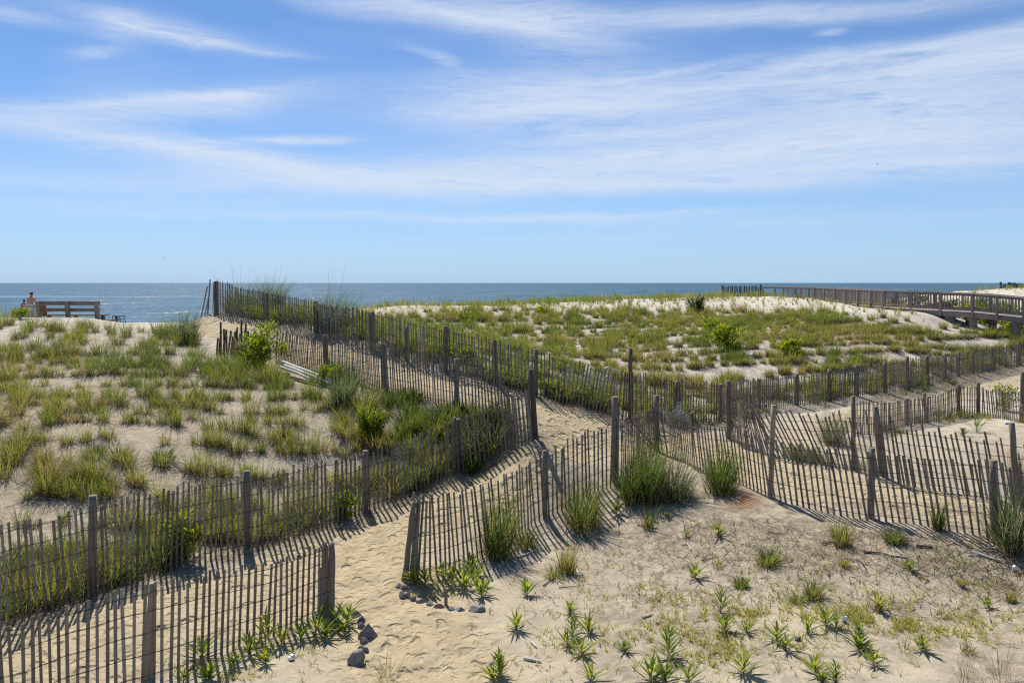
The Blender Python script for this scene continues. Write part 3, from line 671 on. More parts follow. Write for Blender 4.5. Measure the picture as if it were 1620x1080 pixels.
def person(label, px, head_y, D, height_, sitting=False, top_mat=None, short_mat=BLACKC, yaw=0):
    g = at(px, head_y, D); gz = H1(g.x, g.y); s = height_ / 1.75
    height_ = g.z - gz; s = height_ / 1.75
    # joints of a standing adult, back to the viewer (facing +y)
    J = {'pel': (0, 0, .95), 'wai': (0, .01, 1.10), 'che': (0, .0, 1.30), 'nek': (0, .0, 1.48), 'nk2': (0, .015, 1.53), 'hd': (0, .03, 1.62), 'top': (0, .02, 1.715),
         'shl': (-.17, .0, 1.41), 'ell': (-.23, .04, 1.13), 'wrl': (-.17, .20, 1.00), 'pml': (-.15, .27, .98),
         'shr': (.17, .0, 1.41), 'elr': (.23, .04, 1.13), 'wrr': (.17, .20, 1.00), 'pmr': (.15, .27, .98),
         'hil': (-.09, 0, .90), 'knl': (-.10, .02, .50), 'anl': (-.10, -.02, .09), 'tol': (-.11, .15, .03),
         'hir': (.09, 0, .90), 'knr': (.10, .02, .50), 'anr': (.10, -.02, .09), 'tor': (.11, .15, .03)}
    rad = {'pel': .125, 'wai': .115, 'che': .13, 'nek': .065, 'nk2': .055, 'hd': .085, 'top': .06, 'sh': .06, 'el': .040, 'wr': .028, 'pm': .030, 'hi': .085, 'kn': .055, 'an': .038, 'to': .03}
    E = [('pel','wai'),('wai','che'),('che','nek'),('nek','nk2'),('nk2','hd'),('hd','top')]
    for q in 'lr': E += [('che','sh'+q),('sh'+q,'el'+q),('el'+q,'wr'+q),('wr'+q,'pm'+q),('pel','hi'+q),('hi'+q,'kn'+q),('kn'+q,'an'+q),('an'+q,'to'+q)]
    for q, sg in (('l', 1), ('r', -1)):                       # four fingers and a thumb
        px_, py_, pz_ = J['pm' + q]
        for k in range(4):
            J[f'f{q}{k}'] = (px_ + sg * (.03 - .02 * k), py_ + .05, pz_ - .005); J[f'g{q}{k}'] = (px_ + sg * (.03 - .02 * k), py_ + .075 - .006 * abs(k - 1.5), pz_ - .03)
            E += [('pm' + q, f'f{q}{k}'), (f'f{q}{k}', f'g{q}{k}')]
        J[f't{q}'] = (px_ + sg * .05, py_ + .01, pz_ - .01); E.append(('pm' + q, f't{q}'))
    names = list(J); me = bpy.data.meshes.new('person')
    me.from_pydata([J[n] for n in names], [(names.index(a), names.index(b)) for a, b in E], [])
    o = bpy.data.objects.new('person', me); link(o)
    md = o.modifiers.new('s', 'SKIN'); o.modifiers.new('u', 'SUBSURF').levels = 1; o.modifiers['u'].render_levels = 1
    sv = me.skin_vertices[0].data
    for i, n in enumerate(names):
        r = rad.get(n, rad.get(n[:2], .009)); sv[i].radius = (r, r * (.75 if n in ('che', 'wai', 'pel') else 1))
        sv[i].use_root = n == 'pel'
    if True:
        sv[names.index('che')].radius = (.15, .10); sv[names.index('wai')].radius = (.125, .09); sv[names.index('pel')].radius = (.14, .105)
    dg = bpy.context.evaluated_depsgraph_get(); ev = o.evaluated_get(dg); m2 = bpy.data.meshes.new_from_object(ev)
    o.modifiers.clear(); o.data = m2; m2.materials.clear(); m2.materials.append(SKIN)
    m2.polygons.foreach_set('use_smooth', [True] * len(m2.polygons))
    o.scale = (s, s, s); o.location = (g.x, g.y, gz); o.rotation_euler = (0, 0, yaw)
    tag(o, label, 'person')
    # nose, ears, hair, shorts
    hb = bmesh.new(); bmesh.ops.create_icosphere(hb, subdivisions=3, radius=.100)
    for v in list(hb.verts):
        if v.co.z < -.02 and v.co.y > .02 or v.co.z < -.075: hb.verts.remove(v)
    for v in hb.verts: v.co = Vector((v.co.x * .9, v.co.y * 1.02 + .018, v.co.z * 1.05 + 1.655))
    hm = bpy.data.meshes.new('hair'); hb.to_mesh(hm); hb.free(); hm.materials.append(HAIR); link(bpy.data.objects.new('hair', hm), o)
    fb = MB()
    fb.add([(0, .135, 1.60), (-.018, .11, 1.585), (.018, .11, 1.585), (0, .11, 1.64)], [(0,1,2),(0,3,1),(0,2,3)])
    fb.build('nose', SKIN, o)
    def band(name, za, zb, rx, ry, mat, n=20):
        b = MB(); vs = []
        for z, k in ((za, 1.0), ((za + zb) / 2, 1.05), (zb, 1.0)):
            for i in range(n):
                a = 2 * math.pi * i / n; vs.append((rx * k * math.cos(a), .0 + ry * k * math.sin(a), z))
        b.add(vs, [(j * n + i, j * n + (i + 1) % n, (j + 1) * n + (i + 1) % n, (j + 1) * n + i) for j in range(2) for i in range(n)])
        b.build(name, mat, o, None, True)
    band('shorts', .72, 1.06, .20, .14, short_mat)
    if top_mat: band('shirt', 1.02, 1.46, .20, .145, top_mat)
    return o
person('bare-backed person with dark hair and black shorts looking out to sea', 49.5, 461.5, 42, 1.72)
person('smaller person with dark hair and red top beside the bare-backed one', 38, 473.5, 42, 1.30, False, REDC, BLACKC, .2)

# ------------------------------------------------------------------ small things on the sand
def rock(px, py, w, h, mat, label, group, seed, yaw=0, flat=.7, name='stone'):
    x, y, z = hit(px, py); s = w / F * y / 2; sh = h / F * y
    bm = bmesh.new(); bmesh.ops.create_icosphere(bm, subdivisions=3, radius=1)
    rr = random.Random(seed)
    planes = [(Vector((rr.uniform(-1, 1), rr.uniform(-1, 1), rr.uniform(-.4, 1))).normalized(), rr.uniform(.42, .72)) for _ in range(8)]
    for v in bm.verts:
        for n, d in planes:
            k = v.co.dot(n)
            if k > d: v.co -= n * (k - d)
        v.co *= 1 + rr.uniform(-.015, .015)
        v.co = Vector((v.co.x * s * 1.12, v.co.y * s * flat, v.co.z * sh * .85))
    me = bpy.data.meshes.new(name); bm.to_mesh(me); bm.free(); me.materials.append(mat)
    o = bpy.data.objects.new(name, me); o.location = (x, y, z + sh * .14); o.rotation_euler = (0, 0, yaw); link(o)
    return tag(o, label, 'stone', group)
g1, g2 = 'stones edging the near fence end', 'stones edging the path mouth'
rock(560, 1048, 32, 26, STONE2, 'brownish angular rock nearest the viewer, alone below the rock chain', g1, 1, .4)
rock(577, 1029, 22, 10, STONE, 'flat grey slab between the two biggest rocks', g1, 2)
rock(577, 1018, 20, 12, STONE, 'small wedge of rock under the biggest faceted rock', g1, 3, 1)
rock(583, 1008, 31, 26, STONE, 'biggest faceted slate-grey rock of the chain', g1, 4, .2)
rock(574, 993, 16, 11, STONE, 'grey rock touching the top of the biggest faceted rock', g1, 5)
rock(571, 983, 17, 12, STONE, 'dark rock in the grass edge, second from the fence bundle', g1, 6, .8)
rock(561, 975, 20, 11, STONE2, 'paler rock closest to the end of the slat bundle', g1, 7)
rock(630, 929, 12, 8, STONE2, 'rounded pale stone at the very tip by the leaning bundle', g2, 8)
rock(639, 931, 14, 11, STONE2, 'round pale stone at the foot of the leaning bundle', g2, 9)
rock(638, 942, 13, 9, STONE, 'dark stone on the path side below the round pale stone', g2, 10)
rock(645, 942, 8, 8, STONE2, 'little blue-grey pebble next to the dark stone', g2, 11)
rock(653, 946, 12, 7, STONE, 'shaded stone half sunk in the fence shadow', g2, 12)
rock(666, 952, 17, 8, STONE2, 'flat mottled stone in the fence shadow', g2, 13)
rock(679, 957, 14, 8, STONE2, 'speckled stone touching the red brick', g2, 14)
rock(697, 961, 20, 7, BRICK, 'faded red brick fragment in the row of stones', g2, 15, 0, .45, 'brick')
rock(712, 964, 15, 5, STONE, 'thin greenish-grey slab beside the red brick', g2, 16)
rock(728, 965, 17, 8, STONE2, 'medium grey stone between thin slab and last long stone', g2, 17)
rock(752, 965, 29, 12, STONE2, 'largest long rounded stone ending the row', g2, 18, 0, .6)

def stick(pts_, r, mat, label, name='driftwood_stick', group=None, cat='driftwood', lift=.02, z_from=None):
    """pts_: photo spots on the sand, or (px,py,D)"""
    V = []
    for p in pts_:
        if len(p) == 3: V.append(at(*p))
        else:
            x, y, z = hit(*p); V.append(Vector((x, y, z + lift)))
    O = V[0].copy(); out = []
    for i in range(len(V) - 1):
        for k in range(3): out.append(V[i].lerp(V[i + 1], k / 3) + Vector((random.uniform(-1, 1), random.uniform(-1, 1), random.uniform(-.5, .5))) * r * .35)
    out.append(V[-1]); m = MB()
    m.tube([v - O for v in out], [r * (1.1 - .5 * i / (len(out) - 1)) * random.uniform(.85, 1.12) for i in range(len(out))], 7, random.uniform(.4, .8), True, .06)
    o = m.build(name, mat, None); o.location = O
    return tag(o, label, cat, group)
random.seed(9)
gw = 'driftwood on the open sand'
stick([(1538, 874), (1573, 888)], .03, DRIFT, 'thickest bleached stick lying below the fence near the grey-green grass', group=gw)
stick([(1396, 876), (1415, 880), (1434, 883)], .026, DRIFT, 'bleached branch stub with a dark thin end in the debris', group=gw)
stick([(1417, 871), (1433, 882)], .012, DRIFT, 'thin pale twig crossing the bleached branch stub', group=gw)
stick([(1368, 875), (1396, 876)], .018, DARKW, 'dark twig continuing the bleached branch stub', group=gw)
stick([(1531, 880), (1547, 881)], .010, DRIFT, 'short pale splinter just left of the thickest bleached stick', group=gw)
stick([(1560, 887), (1568, 900)], .008, DRIFT, 'pale splinter leaning below the thickest bleached stick', group=gw)
stick([(1580, 886), (1590, 896)], .008, DRIFT, 'pale splinter between the thickest stick and the grey-green grass', group=gw)
stick([(1563, 867), (1578, 871)], .02, DRIFT, 'whitish flake of wood at the base of the last fence post', group=gw)
stick([(1449, 866), (1476, 867)], .026, DARKW, 'dark bent branch lying in the middle of the debris strip', group=gw)
stick([(1508, 850), (1513, 856)], .02, DRIFT, 'small upright white chip close under the fence slats', group=gw)
stick([(1078, 863), (1087, 862), (1094, 872)], .014, DRIFT, 'pale forked twig on bare sand beyond the weeds', group=gw)
stick([(820, 882), (848, 872)], .018, DRIFT, 'grey twig beside the tallest grass clump', group=gw)
stick([(884, 931), (918, 928)], .008, DARKW, 'thin dark curved twig below the bushy tuft', group=gw)
stick([(860, 928), (880, 914)], .010, DARKW, 'dark root poking out of the bushy tuft', group=gw)
stick([(1016, 979), (1032, 973)], .02, DRIFT, 'short flat grey stick on weedy sand', group=gw)
stick([(1038, 988), (1045, 985)], .012, DARKW, 'dark woodchip near the short flat grey stick', group=gw)
stick([(829, 1043), (856, 1049)], .026, DRIFT, 'chunky white driftwood piece near the lowest rosette', group=gw)
stick([(841, 1018), (849, 1025)], .016, DRIFT, 'small pale chip uphill of the chunky driftwood piece', group=gw)
stick([(1008, 832), (1024, 836)], .01, DARKW, 'dark twig below the big grass clump', group=gw)
stick([(1300, 862), (1332, 856)], .012, DARKW, 'long thin dark twig beside the straggly tuft', group=gw)
stick([(1215, 842), (1240, 848)], .01, DARKW, 'thin dark twig below the shadow of the pale crooked post', group=gw)
stick([(1110, 888), (1135, 882)], .009, DARKW, 'thin dark twig between the two small tufts', group=gw)
# white poles lying by the path fence
gp = 'white poles lying beside the climbing fence'
stick([(444, 571, 24.4), (497, 591, 22.9), (527, 603, 22.1)], .055, WHITEP, 'upper white pole lying along the fence below the bush', 'white_pole', gp, 'pole')
stick([(450, 578, 24.1), (492, 594, 22.7), (520, 605, 22.0)], .05, DRIFT, 'middle greyish pole lying between two white ones', 'white_pole', gp, 'pole')
stick([(443, 580, 24.0), (470, 590, 23.2), (492, 599, 22.6)], .048, WHITEP, 'lowest and shortest white pole of the three', 'white_pole', gp, 'pole')
# bent white pipe behind the far fence
stick([(957, 594, 21.6), (956.5, 583, 21.6), (962, 581, 21.6), (977, 587, 21.6), (989, 593, 21.6), (992, 601, 21.6), (992, 615, 21.6)], .022, WHITEP, 'bent white pipe arching behind the fence next to the tall dark pole', 'bent_pipe', None, 'pipe')
stick([(964, 590, 21.7), (967, 606, 21.7), (972, 628, 21.7)], .02, WHITEP, 'crumpled pale strip hanging below the bent white pipe', 'pale_strip', None, 'strip')
stick([(705, 956), (704.5, 929, hit(705, 956)[1] - .02)], .028, POST, 'short brown stake standing up behind the red brick', 'wooden_stake', None, 'stake', 0)
def scrap(px, py, w, h, mat, label, name, seed, cat):
    x, y, z = hit(px, py); s = w / F * y / 2
    bm = bmesh.new(); bmesh.ops.create_icosphere(bm, subdivisions=2, radius=1); rr = random.Random(seed)
    for v in bm.verts: v.co = v.co * rr.uniform(.65, 1.15); v.co = Vector((v.co.x * s, v.co.y * s * .8, v.co.z * h / F * y * .55))
    me = bpy.data.meshes.new(name); bm.to_mesh(me); bm.free(); me.materials.append(mat)
    o = bpy.data.objects.new(name, me); o.location = (x, y, z + h / F * y * .4); link(o); return tag(o, label, cat)
scrap(461, 1044, 12, 9, FOIL, 'crumpled silver foil in the weeds below the near fence', 'foil_scrap', 1, 'litter')
scrap(504, 976, 14, 9, TEALP, 'teal scrap caught in grass under the near slat bundle', 'plastic_scrap', 2, 'litter')
scrap(1596, 671, 14, 5, BLUEP, 'pale blue scrap inside the far sandy fence pocket', 'plastic_scrap', 3, 'litter')
scrap(1336, 984, 11, 11, FOIL, 'white rounded shell-like lump beside a leafy rosette', 'white_lump', 4, 'litter')
scrap(1262, 1013, 11, 7, STONE, 'small dark stone between two leafy rosettes', 'stone', 5, 'stone')
scrap(1605, 903, 10, 9, FOIL, 'white lump at the foot of the grey-green grass', 'white_lump', 6, 'litter')
scrap(115, 950, 9, 8, FOIL, 'white paper scrap behind the long lower fence near its thick post', 'paper_scrap', 7, 'litter')

# birds, very far out
def bird(px, py, D, label, sp):
    o0 = at(px, py, D); m = MB()
    m.tube([(-.02, -.35, 0), (0, -.1, .03), (0, .15, .03), (0, .38, 0)], [.03, .11, .10, .03], 8)
    b = m.build('gull', GULL, None, None, True); b.location = o0; b.rotation_euler = (0, .15, 1.0)
    for s in (-1, 1):
        w = MB()
        v = [(0, .14, .06), (0, -.08, .06), (s * sp * .45, -.02, .22), (s * sp * .45, .18, .22), (s * sp, -.12, .10), (s * sp, -.06, .10)]
        v2 = [(a, c, d - .03) for a, c, d in v]
        w.add(v + v2, [(0,1,2,3),(3,2,4,5),(9,8,7,6),(11,10,8,9),(0,3,9,6),(3,5,11,9),(1,7,8,2),(2,8,10,4)]); w.build('wing', GULL, b)
    tag(b, label, 'bird', 'distant gulls')
bird(259, 408, 300, 'tiny gull low over the sea above the dune crest', .45)
bird(1388, 260, 330, 'tiny gull high among thin clouds above the boardwalk', .5)

# ------------------------------------------------------------------ vegetation
def clump(px, py, hpx, wpx, mat, label, n=140, group='grass clumps along the fences', name='grass_clump', D=None, straw=.35, arch=.5, bw=.0095, seed=0, cat='grass', seeds=0, tint=(.05, .9)):
    global rng
    keep = rng; rng = np.random.default_rng(1000 + seed + int(px) * 7 + int(py))
    if D: x, y = (px - CX) / F * D, D; z = H1(x, y)
    else: x, y, z = hit(px, py)
    Hh = hpx * 1.06 / F * y; Rr = wpx * 1.28 / F * y / 2
    def geo(n, hs, lean, arch_, bw_, tl, th, spread=.42):
        a = rng.random(n) * 2 * np.pi; r = np.sqrt(rng.random(n)) * Rr * spread
        bx_, by_ = x + np.cos(a) * r, y + np.sin(a) * r
        bz = height(bx_, by_) - .02
        az = a + rng.normal(0, .6, n)
        hh = Hh * hs * (rng.uniform(.32, 1.06, n)) * (1 - .25 * (r / (Rr * spread + 1e-6)) ** 2)
        ln = lean * rng.uniform(.1, 1.0, n) * np.minimum(1, Rr / Hh * 1.1); cv = np.abs(rng.normal(0, arch_, n))
        return blade_geo(np.stack([bx_, by_, bz], 1), hh, az, ln, cv * np.minimum(1, Rr / Hh * 1.3), bw_ * rng.uniform(.7, 1.3, n), 4, rng.uniform(tl, th, n))
    gs = [geo(int(n * 1.3), 1.0, .85, arch, bw, *tint), geo(int(n * .6), .6, 1.5, arch * 1.5, bw, *tint, .6)]
    V, fs, c = join_geo(gs); dz = np.clip(V[:, 2] - z, 0, None); V[:, 0] += (.10 + .16 * rng.random()) * dz * np.clip(dz / Hh, 0, 1.2)
    o = np_mesh(name, V, fs, c, mat, (x, y, z))
    tag(o, label, cat, group)
    if straw > 0:
        V, fs, c = join_geo([geo(int(n * straw) + 8, .55, 1.4, .7, bw * .9, 0, 1, .7)])
        np_mesh('dead_blades', V, fs, c, STRAW, (x, y, z), o)
    if seeds:
        V, fs, c = join_geo([geo(seeds, 1.75, .5, .25, .010, .1, .6, .7)])
        np_mesh('seed_stalks', V, fs, c, STRAW, (x, y, z), o)
    rng = keep
    return o
# tall clumps against the fences
clump(787, 880, 142, 74, GREEN, 'tallest bright clump pushing through the slats near the path mouth', 260, arch=.3, straw=.2)
clump(832, 866, 48, 46, GREEN, 'small dark tuft at the foot of the tallest clump', 110)
clump(921, 834, 102, 70, GREEN, 'rounded bright clump between the thick post and the corner post', 240, tint=(.0, .8))
clump(1000, 793, 100, 60, GREEN, 'clump hugging the foot of the tall corner post', 240, tint=(.2, 1))
clump(1030, 792, 126, 70, GREEN, 'highest upright clump right beside the corner post', 300, tint=(.15, 1))
clump(1064, 788, 90, 72, BLUEG, 'arching grey-green clump on the outer side of the corner group', 320, straw=.6, arch=.8, tint=(.3, 1))
clump(1026, 836, 52, 26, GREEN, 'thin tuft in front of the corner grass group', 50)
clump(1141, 778, 92, 66, GREEN, 'dense dark broom-like clump above the rusty sand patch', 300, arch=.2, tint=(.35, 1))
clump(541, 642, 78, 52, BLUEG, 'dark tall clump below the end of the white poles', 240, tint=(.4, 1), bw=.014)
clump(500, 632, 30, 30, GREEN, 'dark low tuft under the white poles', 120, tint=(.4, 1))
clump(578, 654, 60, 50, GRASS, 'brownish-green clump between the dark tall clump and the leaning fence post', 180)
clump(645, 684, 62, 58, GREEN, 'bushy clump at the foot of the climbing fence', 220, tint=(.2, 1))
clump(690, 690, 46, 46, GRASS, 'mixed dry clump close to where two fences meet', 170)
clump(730, 700, 50, 40, GREEN, 'green clump just behind the double post', 140)
clump(296, 541, 60, 46, BLUEG, 'dark round clump standing on the crest beside the path opening', 260, bw=.016, arch=.2, tint=(.35, 1))
clump(392, 572, 66, 60, BLUEG, 'grey-green clump rising behind the broken fence stub', 220, bw=.015)
clump(360, 590, 30, 60, GREEN, 'low bright grass at the foot of the broken fence stub', 160)
clump(428, 604, 26, 50, GREEN, 'bright grass skirt below the yellow-green bush', 180)
gs_ = 'grasses behind the crest fence'
clump(382, 496, 54, 60, BLUEG, 'dark grass mass behind the fence nearest the crest post', 420, gs_, tint=(.4, 1), D=31.5, bw=.016, seeds=20)
clump(430, 497, 66, 44, BLUEG, 'grass rising above the rail line at the second crest post', 380, gs_, tint=(.4, 1), D=31, bw=.016, seeds=14)
clump(455, 512, 40, 50, GRASS, 'brown-green grass behind the fence between second and third posts', 200, gs_, D=29.5, bw=.015)
clump(528, 536, 74, 66, BLUEG, 'large grass mass behind the fence with stalks above the sea line', 420, gs_, tint=(.35, 1), D=27.5, bw=.015, seeds=12)
clump(558, 540, 46, 44, GRASS, 'grass leaning out beside the large mass behind the fence', 160, gs_, D=26.5)
clump(640, 566, 52, 50, GRASS, 'grass mass behind the fence right of the tall round post', 200, gs_, D=24.6)
clump(672, 580, 44, 40, GRASS, 'smaller grass behind the fence before the thin post', 140, gs_, D=23.6)
clump(1318, 702, 70, 50, BLUEG, 'silvery grass clump growing through the twisted fence', 260, arch=.5, straw=.3)
clump(1604, 866, 118, 76, BLUEG, 'big arching grey-green clump at the end of the near slat fence', 330, arch=.6, straw=.3, bw=.012)
clump(1612, 792, 96, 40, BLUEG, 'grey-green clump behind the last post of the near slat fence', 180, arch=.4)
clump(1485, 838, 62, 24, GREEN, 'narrow tuft growing between slats beside the second last post', 70)
clump(1414, 858, 32, 36, GREEN, 'neat hemispherical green tuft just below the fence', 170, straw=.1, arch=.5)
clump(1330, 862, 58, 36, GRASS, 'straggly half-dry tuft at the edge of the debris strip', 90, straw=.8)
clump(896, 906, 62, 34, GRASS, 'bushy tuft alone on the slope with a dark root beside it', 110, straw=.5)
clump(878, 915, 34, 34, GRASS, 'thin pale tuft leaning against the bushy tuft', 50, straw=.5)
clump(1215, 893, 38, 42, GRASS, 'fine rounded tuft in the middle of the open sand', 120, 'tufts on the open sand', tint=(.35, 1))
clump(1172, 928, 26, 26, GRASS, 'small dense tuft downhill of the fine rounded tuft', 90, 'tufts on the open sand', tint=(.3, .9))
clump(1287, 947, 40, 34, GRASS, 'upright tuft among low yellow weeds', 110, 'tufts on the open sand')
clump(1262, 952, 24, 26, GRASS, 'lower tuft touching the upright tuft among the weeds', 60, 'tufts on the open sand')
clump(1136, 897, 18, 18, GRASS, 'pale sprig between the twig and the fine rounded tuft', 22, 'tufts on the open sand')
clump(1335, 896, 22, 16, GRASS, 'sprig below the debris strip under the straggly tuft', 34, 'tufts on the open sand')
clump(1390, 966, 26, 18, GRASS, 'thin pale tuft next to a leaning narrow-leaved plant', 26, 'tufts on the open sand')
clump(1599, 952, 34, 20, GRASS, 'dry brown tuft with a dark base near the picture edge', 40, 'tufts on the open sand')
clump(1520, 928, 26, 14, GRASS, 'slim tuft with a side twig on bare sand', 34, 'tufts on the open sand')
clump(1583, 1078, 70, 80, STRAW, 'sparse tall wiry grass at the bottom edge', 26, 'tufts on the open sand', straw=.2, bw=.006, arch=.3)
clump(1528, 1078, 82, 40, STRAW, 'single wiry grass stalks beside the sparse tall wiry grass', 12, 'tufts on the open sand', straw=.2, bw=.006)
clump(1530, 1034, 30, 26, GRASS, 'small wispy tuft above the wiry grasses', 22, 'tufts on the open sand')
clump(615, 1074, 56, 56, GRASS, 'wispy grass with long thin blades on the bare path', 16, 'tufts on the open sand', straw=.2, bw=.007, arch=.5)
clump(1432, 1030, 28, 34, GRASS, 'wispy blades left of a broad-leaved plant', 20, 'tufts on the open sand', bw=.007)
# clumps in and behind the lower fence
gl = 'tufts behind the lower fence'
for i, (px, py, h, w, lab) in enumerate([(18, 905, 60, 60, 'grass behind the lower fence at the edge of the view'), (200, 830, 62, 56, 'tall dark grass rising above the lower fence tops'), (110, 880, 50, 60, 'yellowish grass just before the first thick lower post'), (205, 890, 66, 46, 'grass filling the fence right after the first thick lower post'), (245, 880, 70, 40, 'upright grass next to the leafy green weed'), (330, 850, 40, 50, 'dry grass between the leafy weed and the second lower post'), (430, 845, 36, 50, 'short grass right after the second lower post'), (480, 825, 40, 44, 'grass between the second post and the leafy weed by the third'), (620, 780, 56, 60, 'tall grass pressed against the fence after the third lower post'), (660, 765, 64, 56, 'thick grass behind the fence before the double post'), (690, 745, 60, 50, 'thick brownish grass touching the double post'), (780, 705, 50, 50, 'grass trapped in the corner where the two fences join')]):
    clump(px, py, h, w, (GREEN, GRASS, GRASS)[i % 3], lab, 150, gl, straw=.6)
gf = 'prominent tufts in the planted dune grass'
for i, (px, py, h, w, m, lab) in enumerate([(75, 562, 26, 40, GREEN, 'fresh green tuft below the bench on the planted slope'), (33, 712, 46, 54, GREEN, 'lush tuft near the edge on the planted slope'), (80, 780, 46, 50, GREEN, 'green tuft just above the lower fence tops'), (258, 730, 32, 52, GREEN, 'wide green mound in the middle of the planted slope'), (190, 728, 40, 40, GRASS, 'olive tuft beside the wide green mound'), (350, 632, 24, 34, GREEN, 'rounded bright tuft under the broken fence stub'), (150, 722, 30, 44, GREEN, 'low green tuft beside bare sand patch'), (295, 640, 40, 40, GRASS, 'taller olive tuft uphill of the wide green mound'), (12, 618, 36, 40, GRASS, 'olive tuft at the far edge of the planted slope'), (232, 548, 24, 30, GREEN, 'small green tuft near the crest left of the dark round clump'), (118, 540, 30, 40, GRASS, 'feathery tuft near the crest beneath the bench end'), (450, 700, 40, 44, GRASS, 'olive tuft downhill of the white poles')]):
    clump(px, py, h, w, m, lab, 130, gf, straw=.4)

# leafy rosettes (broad pointed leaves round a stem)
def rosette(px, py, hpx, label, tall=False, group='leafy rosettes on the open sand', nl=None, name='leafy_plant', mat=LEAFY, wpx=None, D=None, cat='plant'):
    global rng
    keep = rng; rng = np.random.default_rng(int(px * 13 + py))
    if D: x, y = (px - CX) / F * D, D; z = H1(x, y)
    else: x, y, z = hit(px, py)
    Hh = hpx / F * y
    n = nl or (46 if tall else 28)
    n = int(n * rng.uniform(.65, 1.2)); vt = rng.normal(0, .16); vw = rng.uniform(.8, 1.25); vl = rng.uniform(.8, 1.35)
    a = np.arange(n) * 2.399 + rng.normal(0, .35, n)
    t = np.linspace(0, 1, n)
    if tall: bz = z + Hh * .72 * t; ln = .9 - .6 * t; L = Hh * rng.uniform(.26, .40, n) * (1.1 - .35 * t)
    else: bz = z + Hh * .34 * t; ln = 1.15 - .95 * t + rng.normal(0, .18, n); L = Hh * rng.uniform(.45, .82, n) * (1.0 - .1 * t) / np.sqrt(1 + .4 * ln)
    ln = ln * vl
    P_ = np.stack([x + rng.normal(0, .01, n), y + rng.normal(0, .01, n), bz], 1)
    g = blade_geo(P_, L, a, ln, np.abs(rng.normal(.4, .2, n)), np.clip(L * .185 * vw, .012, .036), 5, np.clip(.72 + vt - .35 * t + rng.normal(0, .22, n), 0, 1), rng.normal(0, .25, n), .5)
    V, fs, c = join_geo([g])
    o = np_mesh(name, V, fs, c, mat, (x, y, z)); tag(o, label, cat, group)
    st = MB(); st.tube([(0, 0, -.03), (.003, 0, Hh * .3), (0, .004, Hh * (.8 if tall else .4))], [.007, .005, .003], 5); st.build('stem', STEMM, o)
    # dry lower leaves
    nd = 5; a = rng.random(nd) * 6.28
    V, fs, c = join_geo([blade_geo(np.repeat(np.array([[x, y, z + .012]]), nd, 0), np.full(nd, Hh * .25), a, np.full(nd, 1.5), np.full(nd, .5), np.full(nd, .012), 3, rng.random(nd))])
    np_mesh('dead_leaves', V, fs, c, STRAW, (x, y, z), o)
    rng = keep
    return o
ROS = [(834, 941, 32, 0, 'lone spiky rosette nearest the bushy tuft on the slope'), (817, 996, 34, 0, 'yellowing rosette with a dead stalk on the path edge'), (902, 970, 25, 0, 'uppermost small rosette of the staggered group'), (906, 1006, 40, 1, 'leggy plant right under the uppermost small rosette'), (931, 1001, 30, 0, 'single-stemmed rosette beside the leggy plant'), (898, 1020, 28, 0, 'rosette at the outer side of the staggered group'), (920, 1034, 34, 0, 'reddish-stemmed rosette lowest in the staggered group'), (935, 1077, 32, 0, 'slim rosette alone near the bottom edge below the staggered group'), (988, 1031, 20, 0, 'thin yellow seedling on weedy sand'),
       (1058, 1042, 58, 1, 'big bushy leafy plant of the bottom group'), (1030, 1078, 42, 0, 'branching rosette in front of the big bushy leafy plant'), (1052, 1079, 40, 0, 'twin rosette touching the big bushy leafy plant base'), (1090, 1080, 36, 0, 'open rosette with few leaves at the bottom edge'), (1177, 1066, 42, 0, 'well shaped rosette with a clear shadow on bare sand'), (1140, 968, 46, 1, 'tall leafy spike, upper one of the stacked pair'), (1147, 998, 36, 0, 'wide rosette under the tall leafy spike'), (1181, 1001, 24, 0, 'small neat rosette just outside the wide rosette'), (1228, 1014, 32, 0, 'rosette with a broad leaf pair near the small dark stone'), (1243, 1028, 30, 0, 'lower rosette near the small dark stone'), (1277, 1000, 32, 0, 'spreading rosette close to the pair by the white lump'),
       (1306, 990, 34, 0, 'full rosette touching the white lump'), (1322, 993, 26, 0, 'smaller rosette between the full one and the white lump'), (1358, 1022, 46, 1, 'tall leafy plant with dark narrow leaves'), (1360, 1030, 34, 0, 'rosette at the foot of the tall narrow-leaved plant'), (1382, 1053, 32, 0, 'palm-like rosette with a shadow to one side'), (1459, 1030, 30, 0, 'low plant with the broadest dark leaves'), (1390, 966, 32, 0, 'narrow-leaved plant on the upper sand'), (1563, 961, 24, 0, 'star-shaped rosette with a long side twig'), (1290, 1066, 34, 0, 'leaning rosette of the lowest group'), (1322, 1080, 38, 1, 'bushiest plant of the lowest group'), (1302, 1080, 24, 0, 'front rosette cut by the bottom edge'), (790, 1070, 46, 1, 'dense dark rosette at the bottom near the path'), (780, 1078, 30, 0, 'side shoot of the dense dark rosette by the path'),
       (1136, 848, 24, 0, 'young yellow rosette upslope near the rusty patch'), (1100, 915, 28, 0, 'pale rosette midway up the open sand'), (1086, 849, 14, 0, 'tiny seedling left of the young yellow rosette'), (1055, 819, 16, 0, 'orange-tinged seedling below the corner grass group'), (975, 812, 26, 0, 'bright spiky rosette in front of the corner post clump'), (1438, 902, 20, 0, 'dusty rosette below the bleached branch stub'), (1545, 684, 36, 0, 'large leafy rosette inside the far sandy fence pocket'), (1523, 690, 18, 0, 'small rosette beside the large one in the fence pocket')]
for px, py, h, tl, lab in ROS: rosette(px, py, h, lab, bool(tl))
